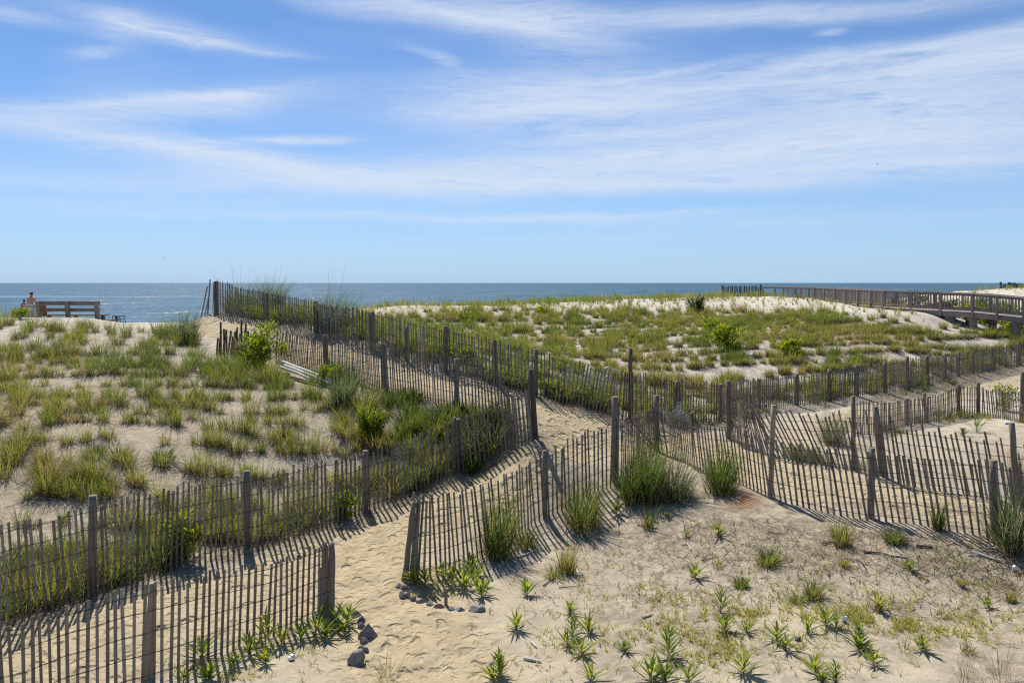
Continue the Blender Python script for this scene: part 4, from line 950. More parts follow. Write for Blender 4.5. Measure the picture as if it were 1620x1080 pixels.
# leafy weeds at the fence ends
ge = 'leafy weeds at the fence ends'
for px, py, h, tl, lab in [(420, 1022, 62, 1, 'tallest leafy weed standing against the near fence'), (318, 1042, 40, 0, 'slim leafy weed growing between slats of the near fence'), (395, 1035, 38, 0, 'leafy weed at the foot of the tallest one'), (445, 1022, 38, 0, 'leafy weed just beside the tallest one'), (370, 1055, 30, 0, 'yellow-green weed under the near fence'), (330, 1075, 34, 0, 'weed nearest the pale post of the near fence'), (290, 1080, 28, 0, 'low weed under the pale post'), (500, 1005, 46, 0, 'broad bright weed at the foot of the slat bundle'), (530, 995, 46, 0, 'bright weed between slat bundle and rocks'), (550, 985, 38, 0, 'weed overhanging the pale rock'), (475, 1015, 34, 0, 'weed beside the foil scrap'), (515, 1012, 34, 0, 'front weed of the bright group by the rocks'), (545, 1002, 30, 0, 'weed with reddish stems next to the rocks'), (420, 1050, 30, 0, 'low weed above the foil scrap'),
                           (655, 925, 34, 0, 'weed at the foot of the leaning bundle'), (672, 925, 34, 0, 'dark weed in the shadow of the leaning bundle'), (715, 925, 40, 0, 'bright weed behind the wooden stake'), (735, 932, 44, 0, 'largest bright weed beside the row of stones'), (755, 925, 40, 0, 'bright weed furthest along the fence'), (762, 942, 36, 0, 'reddish based weed above the last long stone'), (700, 915, 28, 0, 'short weed under the slats near the stake'), (745, 905, 34, 0, 'weed tucked under the leaning slats')]:
    rosette(px, py, h, lab, bool(tl), ge, 26)

# leafy bushes
def bush(px, py, hpx, wpx, mat, label, n=700, leaf=.05, D=None, name='leafy_bush', group=None, spiky=False, seed=0):
    global rng
    keep = rng; rng = np.random.default_rng(int(px * 3 + py) + seed)
    if D: x, y = (px - CX) / F * D, D; z = H1(x, y)
    else: x, y, z = hit(px, py)
    Hh = hpx / F * y; Rr = wpx / F * y / 2
    k = 13 if not spiky else 14
    cs = np.stack([rng.uniform(-.75, .75, k) * Rr, rng.uniform(-.6, .6, k) * Rr, rng.uniform(.12, .82, k) * Hh], 1)
    cs[:, 2] *= 1 - .35 * (np.abs(cs[:, 0]) / Rr) ** 2
    rs = rng.uniform(.26, .5, k) * min(Rr, Hh * .7)
    if spiky:
        ns = 6; sx0 = rng.uniform(-.8, .8, ns); hs_ = rng.uniform(.6, 1.0, ns); k = ns * 6
        cs = np.array([[sx0[j] * Rr * (.5 + .5 * t), rng.uniform(-.3, .3) * Rr, hs_[j] * Hh * t] for j in range(ns) for t in np.linspace(.12, .92, 6)])
        rs = np.full(k, .13 * Hh)
    ci = rng.integers(0, k, n)
    d = rng.normal(0, 1, (n, 3)); d /= np.linalg.norm(d, axis=1)[:, None]
    rad = rng.random(n) ** .45
    p = cs[ci] + d * (rs[ci] * rad)[:, None]
    p[:, 2] = np.clip(p[:, 2], .02, None)
    P_ = p + np.array([x, y, z])
    az = np.arctan2(d[:, 1], d[:, 0]) + rng.normal(0, .6, n)
    L = leaf * rng.uniform(.7, 1.4, n)
    g = blade_geo(P_, L, az, rng.uniform(.2, 1.3, n), rng.uniform(.1, .5, n), L * (.42 if not spiky else .25), 3, np.clip(1.0 - .75 * (p[:, 2] / Hh) + rng.normal(0, .18, n), 0, 1) if False else np.clip(rng.normal(.45, .25, n), 0, 1), rng.normal(0, .8, n))
    V, fs, c = join_geo([g]); o = np_mesh(name, V, fs, c, mat, (x, y, z)); tag(o, label, 'bush', group)
    st = MB()
    for q in cs: st.tube([(0, 0, -.05), (q[0] * .4, q[1] * .4, q[2] * .5), tuple(q)], [.014, .010, .004], 5)
    st.build('stems', STEMM, o)
    rng = keep
gb = 'leafy bushes on the dune'
bush(418, 585, 78, 70, BUSHY, 'yellow-green bush beside the broken fence stub', 1900, .085, group=gb, D=24.6)
bush(400, 590, 58, 50, DARKG, 'dark bush mass behind the yellow-green bush', 900, .08, group=gb, D=25.0)
bush(588, 700, 58, 50, BUSHY, 'bright feathery bush on the planted slope below the leaning fence post', 2200, .07, group=gb, spiky=True)
bush(512, 612, 34, 34, BUSHY, 'small yellow shrub around the fence post by the white poles', 420, .06, group=gb, D=22.4)
bush(534, 590, 40, 26, BUSHY, 'upright yellow sprig rising beside the small yellow shrub', 300, .06, group=gb, D=22.2)
bush(296, 908, 92, 62, BUSHY, 'lush green weed bush behind the long lower fence', 1000, .065, group=gb, D=13.6)
bush(272, 880, 60, 40, BUSHY, 'narrower part-shaded weed left of the lush green weed bush', 500, .06, group=gb, D=13.9)
bush(545, 834, 52, 40, BUSHY, 'low leafy weed behind the lower fence before the third post', 600, .06, group=gb, D=15.6)
bush(1150, 556, 44, 56, BUSHY, 'largest bright green bush in the far planted field', 1300, .13, group=gb)
bush(1128, 530, 30, 46, BUSHY, 'upper bright green bush just behind the largest one', 700, .12, group=gb)
bush(1250, 562, 26, 42, BUSHY, 'second bright green bush in the far field towards the boardwalk', 800, .12, group=gb)
bush(1100, 502, 34, 30, DARKG, 'dark upright shrub breaking the far skyline', 600, .16, group=gb, spiky=True)
bush(1092, 492, 22, 26, DARKG, 'lower dark arm of the upright shrub', 220, .15, group=gb, spiky=True)
bush(860, 502, 20, 26, BUSHY, 'small green bush near the far crest left of the dark shrub', 360, .12, group=gb)
bush(735, 508, 16, 22, BUSHY, 'tiny green bush near the pale crest sand', 260, .11, group=gb)
bush(32, 502, 17, 28, BUSHY, 'leafy green plant in front of the pale grey box', 420, .09, group=gb, D=30.2)
bush(736, 600, 30, 60, BUSHY, 'green bush behind the upper fence near two posts', 700, .09, group=gb, D=23.4)
bush(880, 634, 28, 60, BUSHY, 'bright low weeds behind the fence left of the bent white pipe', 700, .08, group=gb, D=21.8)
bush(1540, 520, 34, 60, BUSHY, 'green bush in the hollow seen under the boardwalk', 700, .2, group=gb, D=56)
bush(1590, 525, 34, 60, BUSHY, 'green bush under the boardwalk beyond the last pier', 700, .2, group=gb, D=54)
bush(1440, 478, 20, 70, DARKG, 'dark low bush behind the boardwalk railing', 600, .2, group=gb, D=62)
bush(1565, 520, 30, 50, BUSHY, 'yellowish bush under the boardwalk between the last two piers', 700, .16, group=gb, D=49)
bush(1612, 530, 34, 50, BUSHY, 'green bush just past the last visible pier', 700, .16, group=gb, D=47)
bush(1528, 515, 22, 40, BUSHY, 'small bush in the shade between the first two piers', 500, .15, group=gb, D=50)
bush(1590, 652, 44, 50, BUSHY, 'green weed behind the far pocket fence', 600, .08, group=gb, D=27.6)
bush(1500, 478, 20, 60, DARKG, 'second dark low bush seen through the railing', 500, .2, group=gb, D=60)

def brush(px, py, D, hpx, wpx, label, n=90):
    rr = random.Random(int(px)); x = (px - CX) / F * D; z = H1(x, D); m = MB(); h = hpx / F * D; w = wpx / F * D / 2
    for _ in range(n):
        a = rr.uniform(-1, 1); x0 = a * w * .5; p0 = Vector((x0, rr.uniform(-.25, .25), -.03)); p3 = Vector((a * w * rr.uniform(.6, 1.2), rr.uniform(-.4, .4), h * rr.uniform(.35, 1.0)))
        p1 = p0.lerp(p3, .4) + Vector((rr.gauss(0, .06), rr.gauss(0, .06), rr.gauss(0, .06))); p2 = p0.lerp(p3, .75) + Vector((rr.gauss(0, .08), rr.gauss(0, .06), rr.gauss(0, .06)))
        m.tube([p0, p1, p2, p3], [.010, .008, .006, .003], 4, rr.random(), False)
        for k in range(2):
            q = p2 + Vector((rr.gauss(0, .14), rr.gauss(0, .1), rr.gauss(.04, .1))); m.tube([p1.lerp(p2, rr.random()), q], [.005, .002], 3, rr.random(), False)
    o = m.build('dead_shrub', DRIFT, None); o.location = (x, D, z); tag(o, label, 'shrub', 'dead grey shrubs')
brush(925, 640, 21.9, 58, 70, 'tangle of dead grey twigs behind the fence under the bent white pipe')
brush(1065, 672, 22.0, 34, 60, 'grey dead twigs at the foot of the long dense fence near the tall dark pole', 60)
brush(400, 508, 30.2, 26, 60, 'dead brown twigs on the sand behind the first crest fence bay', 50)
# ---- masses nobody could count
def in_poly(px, py, poly):
    inside = np.zeros(px.shape, bool); j = len(poly) - 1
    for i in range(len(poly)):
        xi, yi = poly[i]; xj, yj = poly[j]
        c = ((yi > py) != (yj > py)) & (px < (xj - xi) * (py - yi) / (yj - yi + 1e-9) + xi)
        inside ^= c; j = i
    return inside
TUFTS = []
def planted(name, label, poly, row, step, ang, box, nb, hh, bw, mat, dens, seed, jitter=.14, straw=.3, spread=.10):
    global rng
    rng = np.random.default_rng(seed)
    x0, x1, y0, y1 = box; L = max(x1 - x0, y1 - y0) * 1.6; cx, cy = (x0 + x1) / 2, (y0 + y1) / 2
    a, b = np.meshgrid(np.arange(-L / 2, L / 2, step), np.arange(-L / 2, L / 2, row)); a = a.ravel() + rng.uniform(-.5, .5, a.size) * step * .8; b = b.ravel()
    b = b + .22 * np.sin(a * .35 + b * 1.7) + rng.normal(0, jitter, b.size)
    x = cx + a * math.cos(ang) - b * math.sin(ang); y = cy + a * math.sin(ang) + b * math.cos(ang)
    k = (x > x0) & (x < x1) & (y > y0) & (y < y1); x, y = x[k], y[k]
    z = height(x, y); px, py = project(x, y, z)
    k = in_poly(px, py, poly); x, y, z, px, py = x[k], y[k], z[k], px[k], py[k]
    dv = dens(x, y, px, py); k = rng.random(len(x)) < dv; x, y, z = x[k], y[k], z[k]; dv = dv[k]
    n = len(x); TUFTS.append((x, y))
    sz = np.clip(rng.lognormal(0, .28, n), .5, 1.8) * (.7 + .6 * fbm(x * .5, y * .5, 61))
    tuft_t = np.clip(.56 + (fbm(x * .35, y * .35, 71) - .5) * 1.2 + rng.normal(0, .16, n), 0, 1)
    cnt = np.maximum(4, (nb * sz * rng.uniform(.7, 1.3, n))).astype(int)
    i = np.repeat(np.arange(n), cnt); m = len(i)
    an = rng.random(m) * 2 * np.pi; r = np.sqrt(rng.random(m)) * spread * sz[i]
    P_ = np.stack([x[i] + np.cos(an) * r * 1.4, y[i] + np.sin(an) * r, z[i] - .02], 1)
    h = hh * sz[i] * rng.uniform(.45, 1.05, m)
    az = an + rng.normal(0, .7, m)
    g1_ = blade_geo(P_, h, az, rng.uniform(.03, .42, m), np.abs(rng.normal(0, .3, m)), bw * rng.uniform(.7, 1.3, m), 3, np.clip(tuft_t[i] + rng.normal(0, .2, m), 0, 1))
    V, fs, c = join_geo([g1_]); o = np_mesh(name, V, fs, c, mat); tag(o, label, 'grass', None, 'stuff')
    if straw:
        s = rng.random(m) < straw; q = P_[s].copy(); ms = len(q); q[:, :2] += rng.normal(0, spread * .7, (ms, 2)); q[:, 2] = height(q[:, 0], q[:, 1]) - .005
        g2_ = blade_geo(q, h[s] * .5, rng.random(ms) * 6.28, rng.uniform(.5, 2.2, ms), np.abs(rng.normal(0, .5, ms)), bw * rng.uniform(.7, 1.2, ms), 2, rng.random(ms) ** 2 * .9)
        V, fs, c = join_geo([g2_]); np_mesh('dead_blades', V, fs, c, STRAW, parent=o)['kind'] = 'stuff'
    return n
LEFT_POLY = [(-320, 520), (-100, 510), (0, 506), (60, 512), (150, 512), (230, 522), (300, 528), (326, 556), (345, 572), (430, 597), (520, 630), (610, 648), (700, 690), (735, 742), (651, 776), (582, 800), (492, 836), (415, 860), (345, 874), (225, 912), (153, 936), (32, 972), (-220, 1060), (-320, 1080)]
def dl(x, y, px, py):
    d = smooth(.30, .52, fbm(x * .55, y * .55, 81)) * .08 + .92
    d = d * (.42 + .58 * smooth(.36, .52, fbm(x * 2.4, y * 2.4, 85, 2)))
    d = d * (.35 + .65 * smooth(506, 560, py))
    bare = np.zeros(px.shape)
    for (bx, by, rx, ry) in ((40, 650, 45, 18), (160, 740, 60, 14), (380, 655, 50, 22), (480, 690, 50, 25), (130, 510, 120, 14), (260, 700, 50, 12), (30, 760, 50, 10), (190, 545, 70, 12), (420, 740, 50, 9), (300, 790, 60, 8), (100, 615, 70, 8), (330, 530, 25, 25)):
        bare = np.maximum(bare, np.exp(-(((px - bx) / rx) ** 2 + ((py - by) / ry) ** 2)))
    return np.clip(d * (1 - .85 * bare), 0, 1)
planted('dune_grass', 'planted olive-green dune grass in loose rows on the slope below the bench', LEFT_POLY, .84, .225, R(3), (-22, 1, 10, 33), 68, .50, .0085, FIELD, dl, 5, .09, .7, .085)
RIGHT_POLY = [(560, 500), (583, 550), (700, 584), (847, 625), (997, 664), (1077, 662), (1207, 640), (1356, 624), (1440, 612), (1520, 592), (1616, 573), (1800, 548), (1800, 524), (1600, 524), (1520, 522), (1470, 509), (1400, 499), (1300, 493), (1150, 491), (1000, 490), (850, 490), (700, 491)]
def dr(x, y, px, py):
    d = smooth(.2, .45, fbm(x * .4, y * .4, 83)) * .25 + .75
    crest = np.interp(px, [560, 700, 850, 1000, 1150, 1300, 1400, 1520, 1800], [500, 491, 490, 490, 491, 493, 499, 522, 524])
    d = d * (.45 + .55 * smooth(0, 16, py - crest))
    d = d * (.72 + .28 * smooth(.36, .52, fbm(x * 1.1, y * 1.1, 87, 2)))
    return np.clip(d, 0, 1)
planted('dune_grass', 'dense planted dune grass in furrow-like rows across the far field', RIGHT_POLY, 1.12, .32, R(25), (-14, 46, 20, 58), 84, .44, .013, FIELD, dr, 6, .07, .8, .10)
SPRIG_POLY = [(560, 500), (560, 486), (700, 482), (850, 479), (960, 474), (1050, 470), (1140, 467), (1240, 467), (1310, 474), (1400, 487), (1460, 497), (1470, 512), (1400, 506), (1300, 502), (1150, 501), (1000, 500), (850, 498), (700, 497)]
planted('dune_grass', 'sparse young grass sprigs planted in lines on the pale crest sand', SPRIG_POLY, 1.1, .62, R(20), (-14, 36, 38, 72), 11, .42, .022, GRASS, lambda x, y, px, py: np.full(px.shape, .9), 7, .05, 0, .04)
CREST_POLY = [(520, 500), (520, 470), (1140, 462), (1240, 464), (1240, 476), (1140, 475), (1000, 480), (850, 487), (700, 490)]
planted('dune_grass', 'wispy grass fringe along the far crest against the sea', CREST_POLY, .8, .45, R(10), (-16, 24, 42, 68), 14, .55, .022, GRASS, lambda x, y, px, py: smooth(.42, .6, fbm(x * .35, y * .35, 91)) * .8, 8, .2, 0, .18)
FAR_POLY = [(1270, 478), (1380, 468), (1480, 460), (1620, 452), (1800, 449), (1800, 500), (1620, 520), (1500, 520), (1450, 490), (1380, 484)]
planted('dune_grass', 'thin scattered grass on the pale dune beyond the boardwalk', FAR_POLY, 1.3, .8, R(-10), (25, 80, 50, 108), 10, .6, .03, FIELD, lambda x, y, px, py: np.clip(.22 + .7 * smooth(.5, .65, fbm(x * .12, y * .12, 93)) + .6 * smooth(490, 505, py), 0, 1), 9, .3, 0, .2)
# dark thatch and humus under the planted tufts, with their shade painted in
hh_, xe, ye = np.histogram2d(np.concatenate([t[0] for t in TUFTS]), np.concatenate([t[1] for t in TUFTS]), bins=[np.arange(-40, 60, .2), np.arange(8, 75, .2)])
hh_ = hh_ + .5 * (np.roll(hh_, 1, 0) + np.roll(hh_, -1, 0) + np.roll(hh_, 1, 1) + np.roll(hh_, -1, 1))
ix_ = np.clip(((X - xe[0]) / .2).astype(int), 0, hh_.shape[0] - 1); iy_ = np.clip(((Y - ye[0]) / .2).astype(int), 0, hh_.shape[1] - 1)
dirt_shade = np.clip(np.maximum(dirt_shade, np.minimum(1, hh_[ix_, iy_]) * 1.0 * (1 - .7 * white * (Y > 44))), 0, 1)
sand.data.attributes['dirt_shade'].data.foreach_set('value', dirt_shade.astype(np.float32).ravel())
# rank grass standing in strips against the fences
def fence_grass(key, label, pxr, off, n, hh, mat, seed, bw=.010, tint=(.1, 1)):
    global rng
    rng = np.random.default_rng(seed); ss, arr, px, s_ = polyline(key)
    ok = np.where((px > pxr[0]) & (px < pxr[1]))[0]; i = rng.choice(ok, n)
    i1 = np.clip(i - 20, 0, len(ss) - 1); i2 = np.clip(i + 20, 0, len(ss) - 1)
    dx = arr[i2, 0] - arr[i1, 0]; dy = arr[i2, 1] - arr[i1, 1]; L = np.hypot(dx, dy) + 1e-6; nx, ny = -dy / L, dx / L
    fl = np.where(ny < 0, -1, 1); o = rng.uniform(off[0], off[1], n)
    x = arr[i, 0] + nx * fl * o; y = arr[i, 1] + ny * fl * o
    k = rng.random(n) < smooth(.42, .58, fbm(x * 1.3, y * 1.3, seed, 3)) * .95 + .05; x, y = x[k], y[k]
    m = 16; i = np.repeat(np.arange(len(x)), m); q = len(i)
    P_ = np.stack([x[i] + rng.normal(0, .07, q), y[i] + rng.normal(0, .07, q), 0 * x[i]], 1); P_[:, 2] = height(P_[:, 0], P_[:, 1]) - .02
    H_ = hh * (.5 + fbm(x * .9, y * .9, seed + 3, 2))[i] * rng.uniform(.35, 1.05, q)
    g = blade_geo(P_, H_, rng.random(q) * 6.28, rng.uniform(.05, .6, q), np.abs(rng.normal(0, .4, q)), bw * rng.uniform(.7, 1.3, q), 3, np.clip(rng.uniform(*tint, len(x))[i] + rng.normal(0, .15, q), 0, 1))
    V, fs, c = join_geo([g]); tag(np_mesh('fence_grass', V, fs, c, mat), label, 'grass', None, 'stuff')
fence_grass('L', 'rank grass along the back of the lower fence', (-200, 770), (.08, .75), 420, .6, GREEN, 101)
fence_grass('L', 'dry olive grass mixed in along the back of the lower fence', (-200, 800), (.05, 1.1), 850, .5, GRASS, 102, .010, (0, .85))
fence_grass('K', 'rank dark grass on the dune side of the climbing fence', (532, 800), (-1.0, -.06), 700, .55, GREEN, 103, .012, (.2, 1))
fence_grass('J', 'grass behind the upper fence along the path', (350, 960), (.1, 1.3), 1300, .7, GRASS, 104, .013, (.3, 1))
fence_grass('I', 'grass behind the long dense fence', (1000, 1750), (.1, 1.4), 1300, .6, GRASS, 105, .015)
fence_grass('I', 'low weeds on the lane side of the long dense fence', (1050, 1500), (-.5, -.05), 160, .3, GREEN, 106, .012)
fence_grass('G', 'green weeds at the foot of the twisted fence', (1220, 1420), (.05, .6), 150, .34, GREEN, 107, .010, (0, .5))
fence_grass('H', 'weeds at the foot of the half-buried fence', (1390, 1720), (-.5, .5), 200, .34, GREEN, 108, .011, (0, .6))
# dead leaves and straw caught along the fences
def litter(name, label, n, mat, where, seed, L=(.06, .22), bw=.006, lift=.012):
    global rng
    rng = np.random.default_rng(seed); x, y = where(n)
    z = height(x, y) + lift * rng.random(len(x)); m = len(x)
    g = blade_geo(np.stack([x, y, z], 1), rng.uniform(*L, m) * .5, rng.random(m) * 6.28, rng.uniform(1.5, 4, m), rng.normal(0, .5, m) , bw * rng.uniform(.6, 1.6, m), 3, rng.random(m), None, 0)
    V, fs, c = join_geo([g]); V[:, 2] = np.maximum(V[:, 2], height(V[:, 0], V[:, 1]) + .004)
    o = np_mesh(name, V, fs, c, mat); tag(o, label, 'litter', None, 'stuff')
def along(keys, w):
    def f(n):
        xs = []; ys = []
        for k in keys:
            ss, arr, px, s = polyline(k); i = rng.integers(0, len(ss), n // len(keys))
            xs.append(arr[i, 0] + rng.normal(0, w, len(i))); ys.append(arr[i, 1] + rng.normal(0, w, len(i)))
        return np.concatenate(xs), np.concatenate(ys)
    return f
litter('dry_litter', 'dead straw and leaf bits caught along the lower fences', 3600, STRAW, along(['L', 'K', 'I'], .28), 21)
def in_photo_poly(poly):
    bx = np.array(poly)
    def f(n):
        xs = rng.uniform(bx[:, 0].min(), bx[:, 0].max(), n * 2); ys = rng.uniform(bx[:, 1].min(), bx[:, 1].max(), n * 2)
        k = in_poly(xs, ys, poly); xs, ys = xs[k][:n], ys[k][:n]
        # photo spots -> sand, by marching all of them together
        Ds = np.exp(np.linspace(np.log(8), np.log(24), 260)); u = (xs - CX) / F
        dep = base_depth((u[:, None] + 0 * Ds[None]).ravel()[:], (Ds[None] + 0 * u[:, None]).ravel()).reshape(len(xs), -1)
        b = ((ys - CY) / F)[:, None] * Ds[None] >= dep
        D = Ds[np.argmax(b, 1)]; return u * D, D
    return f
DEB = [(1040, 850), (1130, 815), (1230, 822), (1300, 835), (1380, 838), (1480, 846), (1620, 875), (1620, 960), (1500, 915), (1350, 905), (1200, 905), (1080, 890), (980, 860)]
litter('dry_litter', 'strip of dark bark bits, twigs and dead stalks below the near slat fence', 2600, STRAW, in_photo_poly(DEB), 22, (.05, .25), .007)
litter('twig_litter', 'fine dark twigs and bark crumbs strewn over the open sand', 2200, leaf_mat('bark_crumbs', [(0, (.03,.024,.018)), (.6, (.08,.062,.045)), (1, (.16,.13,.10))], 0), in_photo_poly([(800, 1000), (900, 860), (1040, 820), (1620, 850), (1620, 1000), (1300, 960), (1000, 960)]), 23, (.02, .16), .009)
# low weeds
def mats():
    global rng
    rng = np.random.default_rng(31); xs = []; ys = []
    for (px, py, rx, ry, n) in ((1040, 940, 60, 20, 420), (1075, 1000, 50, 25, 380), (960, 1020, 90, 40, 420), (1150, 985, 60, 25, 300), (1230, 960, 80, 20, 420), (1205, 975, 30, 8, 220), (1300, 985, 90, 25, 420), (1410, 985, 70, 14, 520), (1370, 978, 30, 10, 260), (1440, 992, 40, 10, 300), (1545, 1000, 60, 16, 480), (1480, 930, 100, 40, 360), (860, 1030, 50, 20, 200), (1000, 900, 80, 30, 220), (1130, 1035, 40, 14, 260), (1250, 1030, 120, 40, 260), (1590, 920, 40, 30, 200), (1330, 925, 120, 40, 300), (430, 1040, 70, 20, 260), (360, 1068, 60, 14, 220), (700, 930, 60, 16, 160), (1560, 985, 50, 16, 260), (1060, 985, 200, 80, 500), (1350, 980, 240, 80, 500)):
        a = rng.normal(0, .75, (n, 2)); xs.append(px + a[:, 0] * rx); ys.append(py + a[:, 1] * ry)
    xs = np.concatenate(xs); ys = np.concatenate(ys)
    k = (ys < 1085) & (rng.random(len(xs)) < .5 * smooth(.3, .66, fbm(xs / 34, ys / 16, 77, 3))); xs, ys = xs[k], ys[k]
    Ds = np.exp(np.linspace(np.log(8), np.log(22), 260)); u = (xs - CX) / F
    dep = base_depth((u[:, None] + 0 * Ds[None]).ravel(), (Ds[None] + 0 * u[:, None]).ravel()).reshape(len(xs), -1)
    D = Ds[np.argmax(((ys - CY) / F)[:, None] * Ds[None] >= dep, 1)]; x, y = u * D, D; z = height(x, y)
    n = len(x); i = np.repeat(np.arange(n), 5); m = len(i)
    P_ = np.stack([x[i] + rng.normal(0, .012, m), y[i] + rng.normal(0, .012, m), z[i] - .004], 1)
    g = blade_geo(P_, rng.uniform(.02, .10, m), rng.random(m) * 6.28, rng.uniform(.1, 1.2, m), np.abs(rng.normal(0, .4, m)), rng.uniform(.006, .012, m), 2, np.clip(rng.normal(.45, .28, m), 0, 1))
    V, fs, c = join_geo([g]); o = np_mesh('sand_weeds', V, fs, c, MATW); tag(o, 'low yellow-green mats of weeds over the open sand', 'weeds', None, 'stuff')
mats()

# ------------------------------------------------------------------ light, sky, camera
SUN_EL, SUN_AZ = 57, -23                       # degrees; azimuth from straight ahead, negative = left
sd = Vector((math.sin(R(SUN_AZ)) * math.cos(R(SUN_EL)), math.cos(R(SUN_AZ)) * math.cos(R(SUN_EL)), math.sin(R(SUN_EL))))
sl = bpy.data.lights.new('sun', 'SUN'); sl.energy = 4.8; sl.angle = R(.53); sl.color = (1.0, .955, .88)
so = bpy.data.objects.new('sun', sl); so.rotation_euler = (-sd).to_track_quat('-Z', 'Y').to_euler(); so.location = (0, 0, 30); link(so)

w = bpy.data.worlds.new('World'); scene.world = w; w.use_nodes = True; nt = w.node_tree; nt.nodes.clear()
wo = nt.nodes.new('ShaderNodeOutputWorld'); bg = nt.nodes.new('ShaderNodeBackground'); bg.inputs[1].default_value = .1
sky = nt.nodes.new('ShaderNodeTexSky'); sky.sky_type = 'NISHITA'; sky.sun_disc = False; sky.sun_elevation = R(SUN_EL); sky.sun_rotation = R(SUN_AZ)
sky.altitude = 0; sky.air_density = .6; sky.dust_density = .2; sky.ozone_density = 4
tc = nt.nodes.new('ShaderNodeTexCoord'); sx = nt.nodes.new('ShaderNodeSeparateXYZ'); nt.links.new(tc.outputs['Generated'], sx.inputs[0])
azm = mth(nt, 'ARCTAN2', sx.outputs[0], sx.outputs[1]); elv = mth(nt, 'ARCSINE', sx.outputs[2])
uv = nt.nodes.new('ShaderNodeCombineXYZ'); nt.links.new(azm, uv.inputs[0]); nt.links.new(elv, uv.inputs[1])
def warp(vec, scale, amp, sc=(1, 3, 1)):
    mp = nt.nodes.new('ShaderNodeMapping'); mp.inputs['Scale'].default_value = sc; nt.links.new(vec, mp.inputs[0])
    n = nt.nodes.new('ShaderNodeTexNoise'); n.inputs['Scale'].default_value = scale; n.inputs['Detail'].default_value = 4; nt.links.new(mp.outputs[0], n.inputs['Vector'])
    s = nt.nodes.new('ShaderNodeVectorMath'); s.operation = 'MULTIPLY_ADD'; s.inputs[1].default_value = amp; s.inputs[2].default_value = tuple(-.5 * a for a in amp)
    nt.links.new(n.outputs['Color'], s.inputs[0])
    a = nt.nodes.new('ShaderNodeVectorMath'); a.operation = 'ADD'; nt.links.new(vec, a.inputs[0]); nt.links.new(s.outputs[0], a.inputs[1]); return a.outputs[0]
wv = warp(warp(uv.outputs[0], 3.0, (.16, .035, 0)), 11.0, (.035, .009, 0), (1, 2.5, 1))
def azel(px, py):
    u = (px - CX) / F; v = (CY - py) / F; return math.atan(u), math.atan(v / math.sqrt(1 + u * u))
STROKES = [(350, 255, 310, 20, -6.5, .62), (620, 285, 300, 22, 1, .5), (1000, 262, 420, 26, 2.5, .62), (225, 172, 190, 20, 9, .55), (350, 150, 60, 9, 3, .35), (300, 50, 120, 13, -6, .5), (215, 45, 50, 20, 5, .35), (450, 222, 75, 5, 3, .75), (300, 227, 40, 3, 2, .35),
           (690, 15, 230, 20, -6, .6), (850, 35, 120, 40, -15, .45), (1200, 20, 330, 14, -3, .55), (870, 155, 210, 40, 2, .5), (1000, 160, 300, 36, 3, .42), (1540, 88, 200, 24, 6, .9), (1330, 88, 130, 12, 4, .4), (1480, 150, 260, 22, 3, .6), (1350, 205, 420, 26, 2, .6), (1500, 240, 330, 36, 1, .5), (1000, 210, 180, 9, 4, .4),
           (900, 300, 260, 10, 0, .42), (1100, 293, 300, 8, -1, .4), (940, 343, 230, 5, 1, .42), (1250, 350, 350, 7, 0, .2), (690, 98, 40, 9, -22, .28), (150, 290, 260, 14, 0, .25), (400, 340, 400, 10, 0, .16), (150, 82, 40, 7, 10, .3), (30, 25, 60, 10, 0, .3), (1330, 46, 18, 5, 0, .4), (780, 299, 16, 3, 0, .5), (520, 270, 240, 7, -4, .4), (300, 245, 180, 6, -7, .4), (250, 158, 150, 6, 10, .4), (330, 150, 70, 5, 4, .4), (330, 62, 120, 5, -5, .4), (760, 28, 160, 6, -10, .4), (1450, 72, 200, 8, 5, .5), (1250, 128, 260, 7, 1, .35), (860, 175, 180, 9, 2, .4), (1150, 240, 300, 7, 1, .35), (1330, 270, 320, 7, 1, .4), (700, 345, 500, 6, 0, .22), (1050, 372, 420, 5, 1, .16), (250, 320, 300, 6, 1, .2), (1000, 120, 160, 5, 6, .35)]
tot = None
for (px, py, hl, hw, an, am) in STROKES:
    c = azel(px, py)
    mp = nt.nodes.new('ShaderNodeMapping'); mp.vector_type = 'TEXTURE'; mp.inputs['Location'].default_value = (c[0], c[1], 0); mp.inputs['Rotation'].default_value = (0, 0, R(an)); mp.inputs['Scale'].default_value = (hl / F, hw / F, 1)
    nt.links.new(wv, mp.inputs[0])
    d = nt.nodes.new('ShaderNodeVectorMath'); d.operation = 'DOT_PRODUCT'; nt.links.new(mp.outputs[0], d.inputs[0]); nt.links.new(mp.outputs[0], d.inputs[1])
    e = mth(nt, 'MULTIPLY', mth(nt, 'EXPONENT', mth(nt, 'MULTIPLY', d.outputs['Value'], -1.0)), am)
    tot = e if tot is None else mth(nt, 'ADD', tot, e)
def streak(sc, scale, rot, det=6, rough=.62):
    mp = nt.nodes.new('ShaderNodeMapping'); mp.inputs['Scale'].default_value = sc; mp.inputs['Rotation'].default_value = (0, 0, R(rot)); nt.links.new(wv, mp.inputs[0])
    return noise(nt, mp.outputs[0], scale, det, rough, .5)
s1 = streak((1, 6, 1), 5.0, 4, 8, .68); s2 = streak((1, 3.0, 1), 15.0, -14, 7, .68); s3 = streak((.6, 4, 1), 2.2, -3, 3)
s4 = streak((1, 9, 1), 22.0, 7, 6, .7)
tex = mth(nt, 'ADD', mth(nt, 'ADD', mth(nt, 'MULTIPLY', s1, .8), mth(nt, 'MULTIPLY', s2, .45)), mth(nt, 'MULTIPLY', s4, .25))           # about .72 on average
dens = mth(nt, 'MULTIPLY', tot, mth(nt, 'ADD', mth(nt, 'MULTIPLY', mth(nt, 'SUBTRACT', tex, .47), 3.6), .10, None, True))
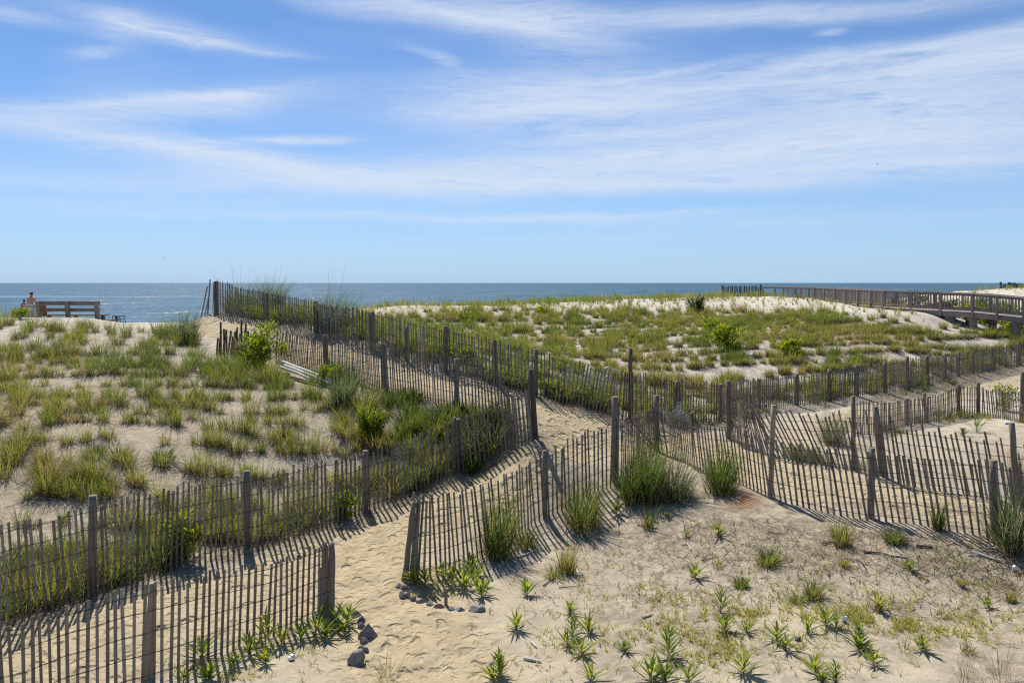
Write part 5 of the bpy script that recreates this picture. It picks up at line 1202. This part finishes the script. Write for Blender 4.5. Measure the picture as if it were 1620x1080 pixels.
dens = mth(nt, 'MULTIPLY', dens, mth(nt, 'ADD', .75, mth(nt, 'MULTIPLY', mth(nt, 'SUBTRACT', s4, .36), 1.9, None, True)))
veil = mth(nt, 'MULTIPLY', mth(nt, 'SUBTRACT', s3, .46, None, True), .5)
up = mth(nt, 'MULTIPLY', elv, 9.0, None, True)
dens = mth(nt, 'MULTIPLY', mth(nt, 'ADD', dens, veil), up)
dens = mth(nt, 'MULTIPLY', mth(nt, 'SUBTRACT', 1.0, mth(nt, 'EXPONENT', mth(nt, 'MULTIPLY', dens, -1.55))), 1.0, None, True)
hs = nt.nodes.new('ShaderNodeHueSaturation'); hs.inputs['Saturation'].default_value = 1.12; nt.links.new(mix(nt, 1.0, sky.outputs[0], (1.0, 1.1, 1.18, 1), 'MULTIPLY'), hs.inputs['Color'])
hz = mth(nt, 'MULTIPLY', mth(nt, 'EXPONENT', mth(nt, 'DIVIDE', mth(nt, 'ABSOLUTE', elv), -.15)), .95)
clear = mix(nt, hz, hs.outputs[0], (3.45, 4.9, 6.45, 1))
colr = mix(nt, dens, clear, (5.6, 6.3, 7.4, 1))
nt.links.new(colr, bg.inputs[0]); nt.links.new(bg.outputs[0], wo.inputs[0])

cam = bpy.data.cameras.new('camera'); cam.lens = 28; cam.sensor_width = 36; cam.clip_end = 100000; cam.clip_start = .1
cam.shift_y = -(540 - CY) / 1620
co = bpy.data.objects.new('camera', cam); co.location = (0, 0, CAMZ); co.rotation_euler = (R(90), 0, 0); link(co); scene.camera = co

scene.view_settings.view_transform = 'Standard'; scene.view_settings.look = 'None'; scene.view_settings.exposure = .3; scene.view_settings.gamma = 1
scene.cycles.max_bounces = 6; scene.cycles.diffuse_bounces = 3; scene.cycles.transmission_bounces = 3; scene.cycles.glossy_bounces = 3
scene.cycles.use_adaptive_sampling = True; scene.cycles.adaptive_threshold = .012
scene.cycles.use_denoising = False
scene.cycles.pixel_filter_type = 'BLACKMAN_HARRIS'; scene.cycles.filter_width = 1.25
scene.cycles.caustics_reflective = False; scene.cycles.caustics_refractive = False
